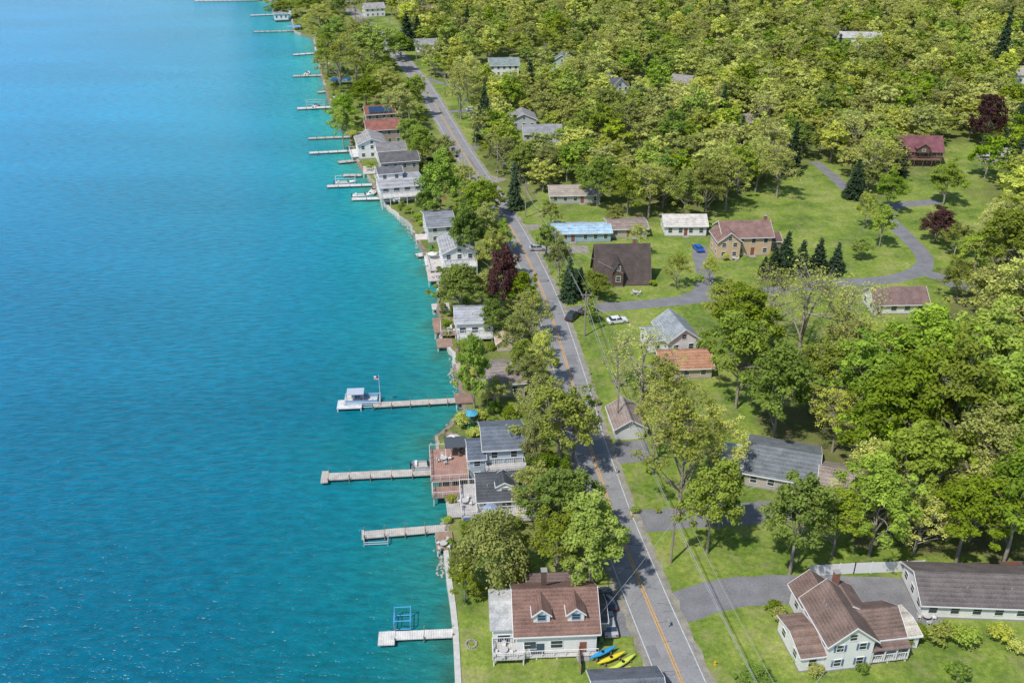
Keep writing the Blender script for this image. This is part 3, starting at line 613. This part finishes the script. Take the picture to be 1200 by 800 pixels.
# ---------------------------------------------------------------- cars
def car(u,v,yaw,col,name='parked_car',van=False):
    x,y=G(u,v); e=empty(name,x,y,.05,yaw); P=Parts(); b=P('body',mat('carpaint_'+hsh(col),col,.25,var=.02)); hw=.9
    prof=[(-2.2,.3),(2.2,.3),(2.25,.55),(2.15,.78),(1.1,.95),(-1.9,.98),(-2.22,.85),(-2.28,.5)]
    b.prism(prof,-hw,hw,'y')
    top=1.75 if van else 1.45
    g=P('windows',GL); g.hexa([(-1.75,-.85,.97),(1.05,-.85,.955),(1.05,.85,.955),(-1.75,.85,.97)],[(-1.3,-.66,top-.04),(.35,-.66,top-.04),(.35,.66,top-.04),(-1.3,.66,top-.04)])
    b.hexa([(-1.34,-.69,top-.035),(.4,-.69,top-.035),(.4,.69,top-.035),(-1.34,.69,top-.035)],[(-1.2,-.6,top+.03),(.25,-.6,top+.03),(.25,.6,top+.03),(-1.2,.6,top+.03)])
    for px in(-.45,):
        for s_ in(-1,1): b.hexa([(px-.06,s_*.87-.02,.97),(px+.06,s_*.87-.02,.97),(px+.06,s_*.87+.02,.97),(px-.06,s_*.87+.02,.97)],[(px-.06,s_*.68-.02,top-.03),(px+.06,s_*.68-.02,top-.03),(px+.06,s_*.68+.02,top-.03),(px-.06,s_*.68+.02,top-.03)])
    t=P('tyres',mat('rubber',(.02,.02,.02))); h=P('hubs',mat('hub_alloy',(.45,.45,.46),.3,metal=.8))
    for px in(-1.4,1.4):
        for s_ in(-1,1): t.tube((px,s_*.72,.33),(px,s_*.93,.33),.33,n=16); h.tube((px,s_*.9,.33),(px,s_*.945,.33),.19,n=10)
    P('headlights',paint((.7,.7,.7))).box(2.15,-.8,.6,2.26,-.45,.74); P('headlights',paint((.7,.7,.7))).box(2.15,.45,.6,2.26,.8,.74)
    P('tail_lights',paint((.4,.02,.02))).box(-2.3,-.82,.65,-2.2,-.55,.82); P('tail_lights',paint((.4,.02,.02))).box(-2.3,.55,.65,-2.2,.82,.82)
    P.build(e)
car(818,293,100,(.02,.12,.5)); car(723,378,15,(.72,.72,.72)); car(671,373,60,(.05,.05,.055),van=True); car(690,367,20,(.07,.08,.09))
car(711,705,100,(.05,.06,.08)); car(553,130,10,(.5,.5,.5)); car(630,293,5,(.4,.4,.42)); car(655,266,5,(.1,.1,.12)); car(1188,672,0,(.25,.05,.04)); car(713,735,95,(.4,.4,.42))
# ---------------------------------------------------------------- utility line
seg=np.linalg.norm(np.diff(ROAD,axis=0),axis=1); cum=np.concatenate([[0],np.cumsum(seg)])
RO=offs(ROAD,5.6); tops=[]
wood=mat('pole_wood',(.3,.25,.2),.9)
for s_ in np.arange(14,640,36):
    x=float(np.interp(s_,cum,RO[:,0])); y=float(np.interp(s_,cum,RO[:,1])); b=MB()
    b.tube((x,y,0),(x,y,10.5),.19,.13,8); b.box(x-1.1,y-.06,9.6,x+1.1,y+.06,9.74)
    for k in(-1,-.4,.4,1): b.tube((x+k,y,9.745),(x+k,y,9.95),.05)
    if len(tops)%2==0: b.tube((x+.38,y,8.1),(x+.38,y,9.1),.24,n=8)
    b.obj('utility_pole',wood); tops.append((x,y))
b=MB()
def wire(a,c,za,zc,k=0,r=.03,sag=3.2):
    pr=None
    for t in np.linspace(0,1,11):
        p=(a[0]+(c[0]-a[0])*t+k,a[1]+(c[1]-a[1])*t,za+(zc-za)*t-sag*.9*t*(1-t))
        if pr: b.tube(pr,p,r,n=3,cap=False)
        pr=p
for a,c in zip(tops[:-1],tops[1:]):
    for k,zt in((-1,9.97),(1,9.97),(.15,8.0)): wire(a,c,zt,zt,k,.025 if zt>9 else .045)
for i,(u,v,z) in enumerate([(690,735,4),(990,755,5),(905,560,3),(738,500,3),(800,410,4),(730,320,4),(610,520,5),(675,232,3)]):
    X_,Y_=G(u,v,z); j=int(np.argmin([math.dist((X_,Y_),q) for q in tops])); wire(tops[j],(X_,Y_),8.0,z,0,.022,1.5)
b.obj('power_lines',mat('cable',(.5,.5,.5),.6))
# ---------------------------------------------------------------- trees
def fol(name,dark,light,yel,amt=.6):
    m,nt,b=nodes(name); L=nt.links.new; nt.nodes.remove(b); out=nt.nodes['Material Output']
    at=N(nt,'ShaderNodeAttribute'); at.attribute_name='tone'; oi=N(nt,'ShaderNodeObjectInfo')
    r=N(nt,'ShaderNodeValToRGB'); L(at.outputs['Fac'],r.inputs[0]); e=r.color_ramp.elements
    e[0].color=(*dark,1); e[1].color=(*light,1); e[0].position=.05; e[1].position=.9
    mx=N(nt,'ShaderNodeMix',data_type='RGBA'); mr=N(nt,'ShaderNodeMath',operation='MULTIPLY'); L(oi.outputs['Random'],mr.inputs[0]); mr.inputs[1].default_value=amt
    L(mr.outputs[0],mx.inputs[0]); L(r.outputs[0],mx.inputs[6]); mx.inputs[7].default_value=(*yel,1)
    hs=N(nt,'ShaderNodeHueSaturation'); L(mx.outputs[2],hs.inputs['Color'])
    m2=N(nt,'ShaderNodeMath',operation='MULTIPLY'); L(oi.outputs['Random'],m2.inputs[0]); m2.inputs[1].default_value=7.13
    fr=N(nt,'ShaderNodeMath',operation='FRACT'); L(m2.outputs[0],fr.inputs[0])
    vr=N(nt,'ShaderNodeMapRange'); L(fr.outputs[0],vr.inputs[0]); vr.inputs[3].default_value=.7; vr.inputs[4].default_value=1.32; L(vr.outputs[0],hs.inputs['Value'])
    m3=N(nt,'ShaderNodeMath',operation='MULTIPLY'); L(oi.outputs['Random'],m3.inputs[0]); m3.inputs[1].default_value=13.7
    f3=N(nt,'ShaderNodeMath',operation='FRACT'); L(m3.outputs[0],f3.inputs[0])
    v3=N(nt,'ShaderNodeMapRange'); L(f3.outputs[0],v3.inputs[0]); v3.inputs[3].default_value=.88; v3.inputs[4].default_value=1.06; L(v3.outputs[0],hs.inputs['Saturation'])
    d=N(nt,'ShaderNodeBsdfDiffuse'); t=N(nt,'ShaderNodeBsdfTranslucent'); L(hs.outputs[0],d.inputs[0]); L(hs.outputs[0],t.inputs[0])
    ms=N(nt,'ShaderNodeMixShader'); ms.inputs[0].default_value=.4; L(d.outputs[0],ms.inputs[1]); L(t.outputs[0],ms.inputs[2]); L(ms.outputs[0],out.inputs[0]); return m
FOL={'bright':fol('leaves_bright',(.10,.20,.024),(.37,.52,.06),(.44,.48,.06)),
 'yellow':fol('leaves_spring',(.30,.37,.055),(.68,.71,.15),(.58,.56,.15)),
 'olive':fol('leaves_olive',(.19,.245,.045),(.49,.54,.12),(.52,.50,.15)),
 'red':fol('leaves_copper',(.06,.025,.028),(.16,.065,.06),(.12,.06,.05),.4),
 'conifer':fol('needles',(.03,.065,.035),(.10,.17,.08),(.09,.13,.06),.4)}
BARK=mat('bark',(.3,.26,.22),.95,'plain',.35,2)
def tubes_np(segs,n=5):
    V=[];Q=[];o=0; an=np.arange(n)*2*math.pi/n
    for p0,p1,r0,r1 in segs:
        p0=np.array(p0,float);p1=np.array(p1,float); d=p1-p0; l=np.linalg.norm(d)
        if l<1e-4: continue
        d/=l; a=np.cross(d,[0,0,1] if abs(d[2])<.9 else [1,0,0]); a/=np.linalg.norm(a); b=np.cross(d,a)
        ring=np.cos(an)[:,None]*a+np.sin(an)[:,None]*b
        V.append(p0+ring*r0); V.append(p1+ring*r1); k=np.arange(n); k2=(k+1)%n
        Q.append(np.stack([o+k,o+k2,o+n+k2,o+n+k],1)); o+=2*n
    return np.vstack(V),np.vstack(Q)
def leaves_np(pos,nrm,size,rng):
    n=len(pos); r=rng.normal(size=(n,3)); t1=np.cross(nrm,r); t1/=np.linalg.norm(t1,axis=1)[:,None]+1e-9; t2=np.cross(nrm,t1)
    s=(size*rng.uniform(.6,1.3,n))[:,None]
    V=np.stack([pos+t1*s,pos+t2*s*.6,pos-t1*s,pos-t2*s*.6],1).reshape(-1,3)
    return V,np.arange(4*n).reshape(n,4)
def finish(name,tv,tq,lv,lq,tone,lm):
    me=bpy.data.meshes.new(name)
    V=np.vstack([tv,lv]) if tv is not None else lv; o=len(tv) if tv is not None else 0
    Q=np.vstack([tq,lq+o]) if tv is not None else lq
    fast(me,V,Q); me.materials.append(BARK); me.materials.append(lm)
    mi=np.ones(len(Q),np.int32); 
    if tv is not None: mi[:len(tq)]=0
    me.polygons.foreach_set('material_index',mi)
    at=me.attributes.new('tone','FLOAT','POINT'); full=np.zeros(len(V),np.float32); full[o:]=np.repeat(tone,4); at.data.foreach_set('value',full)
    return me
def broadleaf(name,seed,lm,Ht=14,R=5.5,nc=90,nl=110,leaf=.26,cr=1.0,zlo=.22,low=False,lump=.3,droop=0):
    rng=np.random.default_rng(seed); ph=rng.uniform(0,6.28,8)
    zc=(zlo+1)/2*Ht; hz=(1-zlo)/2*Ht
    d=rng.normal(size=(nc,3)); d/=np.linalg.norm(d,axis=1)[:,None]; d[:,2]=np.where(d[:,2]<-.5,-d[:,2],d[:,2])
    az=np.arctan2(d[:,1],d[:,0]); el=np.arcsin(d[:,2])
    lm_=1+lump*(np.sin(2*az+ph[0])*.5+np.sin(3*az+ph[1]+2*el)*.5+np.sin(5*az+ph[2]-3*el)*.4)
    rr=rng.uniform(.35,1,nc)**.55*lm_
    taper=1-.25*np.clip(d[:,2],0,1)
    C=np.stack([d[:,0]*rr*(R-cr*.6)*taper,d[:,1]*rr*(R-cr*.6)*taper,zc+d[:,2]*rr*(hz-cr*.5)],1); C[:,2]=np.clip(C[:,2],zlo*Ht*.8,Ht)
    segs=[]; tr=.022*Ht; top=Ht*.72; tp=[np.array([0,0,-.1])]
    for k in range(1,7): tp.append(np.array([rng.normal(0,.12)*k*.4,rng.normal(0,.12)*k*.4,top*k/6]))
    if not low:
        for k in range(6): segs.append((tp[k],tp[k+1],tr*(1-k/7),tr*(1-(k+1)/7)))
    nodes_=[np.array(tp[3]),tp[4],tp[5],tp[6]]; nl_=10
    far=np.argsort(-np.linalg.norm(C[:,:2],axis=1))[:nc//2]; pick=rng.choice(far,min(nl_,len(far)),replace=False)
    for i in pick:
        k=rng.integers(1,5); p0=tp[k]+(tp[k+1]-tp[k])*rng.random(); p3=C[i]*.92+np.array([0,0,-.2]); pm=(p0+p3)/2+np.array([0,0,.09*Ht])*rng.uniform(-.2,.5)
        if not low: segs+= [(p0,pm,tr*.42,tr*.26),(pm,p3,tr*.26,tr*.08)]
        nodes_+= [pm,(pm+p3)/2,p3,(p0+pm)/2]
    nd=np.array(nodes_)
    if not low:
        for c in C:
            dd=np.linalg.norm(nd-c,axis=1)+.5*np.maximum(0,nd[:,2]-c[2]); j=dd.argmin(); 
            segs.append((nd[j],c,tr*.13,tr*.03))
            for _ in range(2): segs.append((nd[j]*.4+c*.6,c+rng.normal(0,cr*.7,3),tr*.06,tr*.015))
    tv,tq=tubes_np(segs,4) if segs else (None,None)
    ci=np.repeat(np.arange(nc),nl); crr=(cr*rng.uniform(.6,1.35,nc))[ci]
    g=rng.normal(size=(nc*nl,3)); gl=np.linalg.norm(g,axis=1)[:,None]; g=g/gl*rng.uniform(.25,1.15,(nc*nl,1))
    pos=C[ci]+g*crr[:,None]*np.array([1,1,.62])
    if droop: pos[:,2]-=np.abs(rng.normal(0,droop,len(pos)))*(np.linalg.norm(pos[:,:2],axis=1)/R); pos[:,2]=np.maximum(pos[:,2],.15)
    nr=g+np.array([0,0,.7])+rng.normal(0,.55,(nc*nl,3)); nr/=np.linalg.norm(nr,axis=1)[:,None]
    lv,lq=leaves_np(pos,nr,leaf,rng)
    tone=np.clip(rng.random(nc)[ci]*.6+rng.random(nc*nl)*.32+.1*np.clip(g[:,2],0,1),0,1)
    return finish(name,tv,tq,lv,lq,tone,FOL[lm])
def conifer(name,seed,Ht=10,R=2.2,n=46,leaf=.22,dens=1.0,lm='conifer'):
    rng=np.random.default_rng(seed); segs=[((0,0,0),(0,0,Ht*.98),.02*Ht,.01)]; pos=[];nr=[]
    lev=int(n)
    for k in range(lev):
        z=Ht*(.06+.92*k/lev); r=R*(1-(k/lev))**.85*rng.uniform(.8,1.12)+.12; nb=max(5,int(11*(1-k/lev*.6)))
        for j in range(nb):
            a=rng.uniform(0,6.28); rr=r*rng.uniform(.7,1.1); e=np.array([math.cos(a)*rr,math.sin(a)*rr,z-rr*.22]); s0=np.array([0,0,z])
            segs.append((s0,e,.03,.008)); m=max(3,int(rr*13*dens)); t=rng.uniform(.15,1,m)[:,None]
            p=s0+(e-s0)*t+rng.normal(0,.13,(m,3)); pos.append(p); q=rng.normal(0,.5,(m,3))+np.array([math.cos(a)*.3,math.sin(a)*.3,.9]); nr.append(q)
    pos=np.vstack(pos);nr=np.vstack(nr);nr/=np.linalg.norm(nr,axis=1)[:,None]
    tv,tq=tubes_np(segs,4); lv,lq=leaves_np(pos,nr,leaf,rng); return finish(name,tv,tq,lv,lq,rng.random(len(pos)),FOL[lm])
TM={}
TM['bright']=[(broadleaf('maple',s,'bright',14,5.5,100,90,.26,1.0,.2,lump=.4),14,5.5) for s in(1,2,3,4,5)]
TM['yellow']=[(broadleaf('spring',s,'yellow',15,5.5,98,50,.2,.94,.25,lump=.42),15,5.5) for s in(11,12,13)]
TM['olive']=[(broadleaf('olive',s,'olive',14,5.5,98,70,.23,.98,.2,lump=.42),14,5.5) for s in(21,22,23)]
TM['bare']=[(broadleaf('budding',s,'yellow',15,5.5,90,16,.15,1.1,.25,lump=.4),15,5.5) for s in(31,32)]
TM['red']=[(broadleaf('copper',s,'red',9,4,80,100,.2,.8,.12),9,4) for s in(41,)]
TM['willow']=[(broadleaf('willow',s,'olive',9,5,110,110,.18,1.0,.12,lump=.2,droop=1.1),9,5) for s in(51,52)]
TM['conifer']=[(conifer('spruce',s),10,2.2) for s in(61,62,63)]
TM['shrub']=[(broadleaf('shrub',s,l,2,1.2,26,55,.11,.38,.02,True),2,1.2) for s,l in((71,'bright'),(72,'olive'),(73,'yellow'),(74,'bright'))]
FAR=[(broadleaf('f',s,l,14,5.5,62,36,.42,1.08,.15,lump=.42),14,5.5) for s,l in((81,'yellow'),(82,'yellow'),(83,'olive'),(84,'bright'),(85,'yellow'),(86,'olive'),(87,'bright'),(88,'yellow'),(89,'bright'))]
FARB=[(broadleaf('fb',s,'yellow',15,5.5,70,14,.28,1.2,.2,lump=.4),15,5.5) for s in(91,92)]
FARC=[(conifer('fc',s,14,3,30,.4,.6),14,3) for s in(95,96)]
NAMES={'bright':'maple_tree','yellow':'ash_tree','olive':'oak_tree','bare':'budding_tree','red':'copper_beech_tree','willow':'willow_tree','conifer':'spruce_tree','shrub':'shrub'}
def place(me,x,y,sxy,sz,name,parent=None):
    o=bpy.data.objects.new(name,me); o.location=(x,y,0); o.scale=(sxy,sxy*random.uniform(.92,1.08),sz); o.rotation_euler=(0,0,random.uniform(0,6.28))
    scene.collection.objects.link(o)
    if parent: o.parent=parent
    return o
PL=[]
def tree(kind,u,vb,vt,w):
    h=height_for(u,vb,vt); x,y=G(u,vb); wm=w/S(vb); me,H0,R0=random.choice(TM[kind])
    place(me,x,y,wm/(2*R0),h/H0,NAMES[kind]); PL.append((x,y,wm/2))
T=[
('bright',690,692,592,92),('bright',652,672,600,70),('bright',655,640,552,84),('bright',705,660,598,54),('olive',628,612,545,60),('willow',578,692,598,92),('willow',606,690,640,44),('bright',545,705,660,36),('olive',540,690,640,30),
('olive',655,552,450,86),('olive',635,520,440,60),('yellow',672,540,465,54),('olive',625,560,490,40),('bright',640,590,535,56),
('bright',556,486,396,46),('olive',580,480,445,34),('olive',620,470,415,44),('bright',610,455,400,36),('yellow',635,455,385,40),
('olive',610,430,365,44),('yellow',622,400,340,44),('red',590,372,288,46),('bright',540,372,312,58),('olive',565,365,320,40),('bright',612,375,320,40),('red',612,352,325,24),('bright',578,398,352,40),
('bright',548,312,240,48),('olive',570,300,240,44),('olive',580,330,268,40),('bright',560,270,212,46),('conifer',545,300,262,18),('bright',575,255,215,36),
('bright',517,262,180,56),('olive',540,240,190,44),('bright',500,262,222,30),('bright',495,195,150,40),('olive',520,205,160,40),('conifer',507,190,155,16),('bright',485,180,140,36),('olive',470,155,100,44),
('bright',403,175,125,34),('bright',405,150,112,36),('bright',430,130,92,40),('olive',455,128,80,48),('bright',480,140,92,38),('bright',445,105,70,40),('olive',490,120,88,30),
('yellow',400,105,42,56),('bright',385,90,40,36),('bright',440,85,30,60),('yellow',418,95,55,40),('yellow',425,75,22,50),('bright',395,62,22,40),('conifer',478,58,15,28),('conifer',490,52,18,24),('bright',330,22,2,30),('yellow',375,30,5,36),('bright',360,16,-6,36),('olive',320,10,-8,36),('bright',470,70,40,40),
('bright',828,648,545,74),('yellow',795,598,462,100),('yellow',765,540,450,60),('bright',842,620,560,46),('bare',750,475,380,90),('bare',722,455,395,50),('yellow',835,560,480,70),('olive',775,480,420,50),
('bright',905,520,408,96),('bright',862,478,372,80),('bright',868,430,340,78),('olive',845,400,330,60),('bare',935,420,300,120),('bare',985,420,320,110),('bare',900,400,310,80),('bright',1000,490,390,90),('olive',950,480,400,76),('yellow',975,530,455,64),('bright',1015,560,470,70),
('bright',925,672,560,90),('bright',1018,652,545,96),('bright',975,650,575,64),('yellow',1010,610,518,80),('bright',1120,660,560,96),('bright',1175,660,530,100),('yellow',1070,650,580,70),('bright',1040,560,420,120),('bright',1100,560,400,120),('bright',1170,560,420,120),('yellow',1180,520,440,100),('bright',1080,500,370,110),('bright',1140,480,360,110),('olive',1210,640,520,100),
('bright',1060,620,500,100),('yellow',1130,600,480,100),('yellow',1195,420,300,110),('olive',1150,400,310,90),('bright',1180,350,250,90),
('conifer',905,326,288,24),('conifer',918,322,270,30),('conifer',937,322,280,24),('conifer',957,320,278,26),('conifer',978,320,283,24),('conifer',895,322,300,18),('bright',1007,304,279,26),('red',1095,284,244,44),
('yellow',792,338,296,30),('yellow',830,335,300,24),('conifer',667,352,300,24),('conifer',680,345,312,20),('bright',700,352,320,34),('olive',655,330,280,34),('bright',640,305,262,30),('bright',690,378,352,22),('yellow',650,300,270,26),
('bright',1030,290,240,30),('olive',1012,268,225,30),('yellow',910,232,170,50),('yellow',885,225,160,50),('bright',1140,320,270,50),('yellow',1160,330,260,60),('olive',1118,300,262,40),('bright',1105,240,190,50),
('yellow',540,140,75,40),('yellow',548,120,62,36),('conifer',568,165,98,28),('olive',590,205,160,36),('bright',610,215,170,40),('olive',640,212,170,44),('conifer',603,245,188,22),('bright',700,242,185,50),('yellow',760,255,190,56),('bright',735,252,200,46),('yellow',850,246,180,52),('olive',825,255,190,44),('bright',800,262,200,44),
('conifer',1185,178,118,34),('conifer',1165,100,10,30),('conifer',1195,200,140,30),('red',1150,172,110,40),('bright',1040,250,200,40),('conifer',1000,232,185,28),('conifer',1195,70,5,34),
('olive',645,268,235,26),('yellow',745,300,262,30),('olive',720,266,240,24),('bright',588,300,260,30),
('bright',880,812,785,50),('bright',1120,800,775,24),('olive',690,745,715,18),
]
for t in T: tree(*t)
SHR=[(655,690,22),(672,690,20),(610,695,24),(590,698,20),(560,700,24),(553,640,24),(527,640,14),(525,612,14),(530,590,16),(542,500,26),(560,492,22),(580,500,20),(565,508,14),(700,640,24),(706,620,22),(912,727,26),(905,716,20),(940,775,24),(955,790,22),(1010,788,22),(1075,748,30),(1100,752,34),(1130,758,40),(1170,752,30),(1190,765,26),(1060,760,22),(925,745,18),(700,740,18),(900,555,20),(870,560,18),(760,555,16),(755,470,18),(770,425,20),(1118,788,22),(820,600,18),(745,600,14),(505,265,16),(490,260,14),(478,250,12),(525,395,14),(545,408,16),(560,415,18),(575,410,14),(540,425,14),(555,440,18),(548,455,14),(570,470,16),(600,480,18),(650,430,14),(640,420,16),(820,330,12),(765,335,12),(700,345,12),(850,305,10),(905,303,12),(640,480,20),(655,500,18),(660,560,20),(675,590,22),(545,520,12),(630,640,20),(610,640,22),(520,345,12),(530,350,14),(522,330,10),(560,340,16),(575,350,16),(590,330,14),(600,350,14),(1000,770,18),(700,475,10),(770,600,10)]
for u,v,w in SHR:
    x,y=G(u,v); me,H0,R0=random.choice(TM['shrub']); s_=w/S(v)/2/R0; place(me,x,y,s_,s_*random.uniform(.7,1.1),'shrub')
ug=empty('undergrowth')
for _ in range(850):
    y=random.uniform(108,640); xs=float(shore(y)); xr=float(np.interp(y,ROAD[:,1],ROAD[:,0])); x=random.uniform(xs+.8,xr-5)
    if xr-5<xs+1: continue
    if any(abs(x-e[0])<e[2]-1 and -4<y-e[1]<e[4] for e in EXC): continue
    if y<112 and x<6: continue
    me,H0,R0=random.choice(TM['shrub']); s_=random.uniform(.5,1.5); place(me,x,y,s_,s_*random.uniform(.6,1.2),'thicket',ug)
# woodlands
wl=empty('woodland'); cnt=0
def scatter(poly,sp,jit,near):
    global cnt
    P=np.array(poly); x0,y0=P.min(0); x1,y1=P.max(0); x1=min(x1,620)
    y=y0
    while y<y1:
        s_=sp*(1 if y<460 else 1.2 if y<700 else 1.7); xsn=np.arange(x0,x1,s_); xs=xsn+RNG.uniform(-jit,jit,len(xsn))*s_; yb=y+RNG.uniform(-jit,jit,len(xsn))*s_
        ok=pip(xs,yb,poly)
        for c in CLR: ok&=~pip(xs,yb,c)
        ok&=roaddist(xs,yb)>7
        ok&=xs>shore(yb)+3
        for xx_,yy_ in zip(xs[ok],yb[ok]):
            if any(abs(xx_-e[0])<e[2] and e[3]<yy_-e[1]<e[4] for e in EXC): continue
            if any((xx_-q[0])**2+(yy_-q[1])**2<(q[2]*.8)**2 for q in PL): continue
            r=random.random()
            if near: me,H0,R0=random.choice(TM['bright']+TM['olive']+TM['yellow']+TM['yellow']); k=random.uniform(.75,1.1)
            else:
                me,H0,R0=random.choice(FARC) if r<.03 else random.choice(FARB) if r<.14 else random.choice(FAR); k=random.uniform(.65,1.35)*(1 if yy_<700 else 1.35)
            place(me,xx_,yy_,k,k*random.uniform(.75,1.1)*(.85 if not near else 1),'woodland_tree',wl); cnt+=1
        y+=s_
scatter(F1,7.9,.48,False); scatter(F2,8.6,.42,True)
F4=[G(*p) for p in [(450,5),(430,30),(380,20),(345,5),(300,-5),(260,-30),(420,-60)]]
scatter(F4,9,.4,False)
print('woodland',cnt)
# ---------------------------------------------------------------- light, sky, camera
el=55; az=(-.66,-.75)
sun=bpy.data.lights.new('sun','SUN'); sun.energy=4.2; sun.angle=math.radians(1.5); sun.color=(1,.96,.90)
so=bpy.data.objects.new('sun',sun); scene.collection.objects.link(so)
dv=Vector((az[0]*math.cos(math.radians(el)),az[1]*math.cos(math.radians(el)),math.sin(math.radians(el))))
so.rotation_euler=dv.to_track_quat('Z','Y').to_euler()
w=bpy.data.worlds.new('World'); scene.world=w; w.use_nodes=True; nt=w.node_tree; bg=nt.nodes['Background']
sk=nt.nodes.new('ShaderNodeTexSky'); sk.sky_type='NISHITA'; sk.sun_disc=False; sk.sun_elevation=math.radians(el); sk.sun_rotation=math.atan2(az[0],az[1]); sk.air_density=1; sk.dust_density=.3
nt.links.new(sk.outputs[0],bg.inputs[0]); bg.inputs[1].default_value=.145
cam=bpy.data.cameras.new('camera'); cam.lens=33; cam.sensor_width=36; cam.clip_end=12000; cam.clip_start=.5
co=bpy.data.objects.new('camera',cam); co.location=(0,0,H); co.rotation_euler=(math.radians(62),0,0); scene.collection.objects.link(co); scene.camera=co
scene.view_settings.view_transform='Standard'; scene.view_settings.look='None'; scene.view_settings.exposure=0
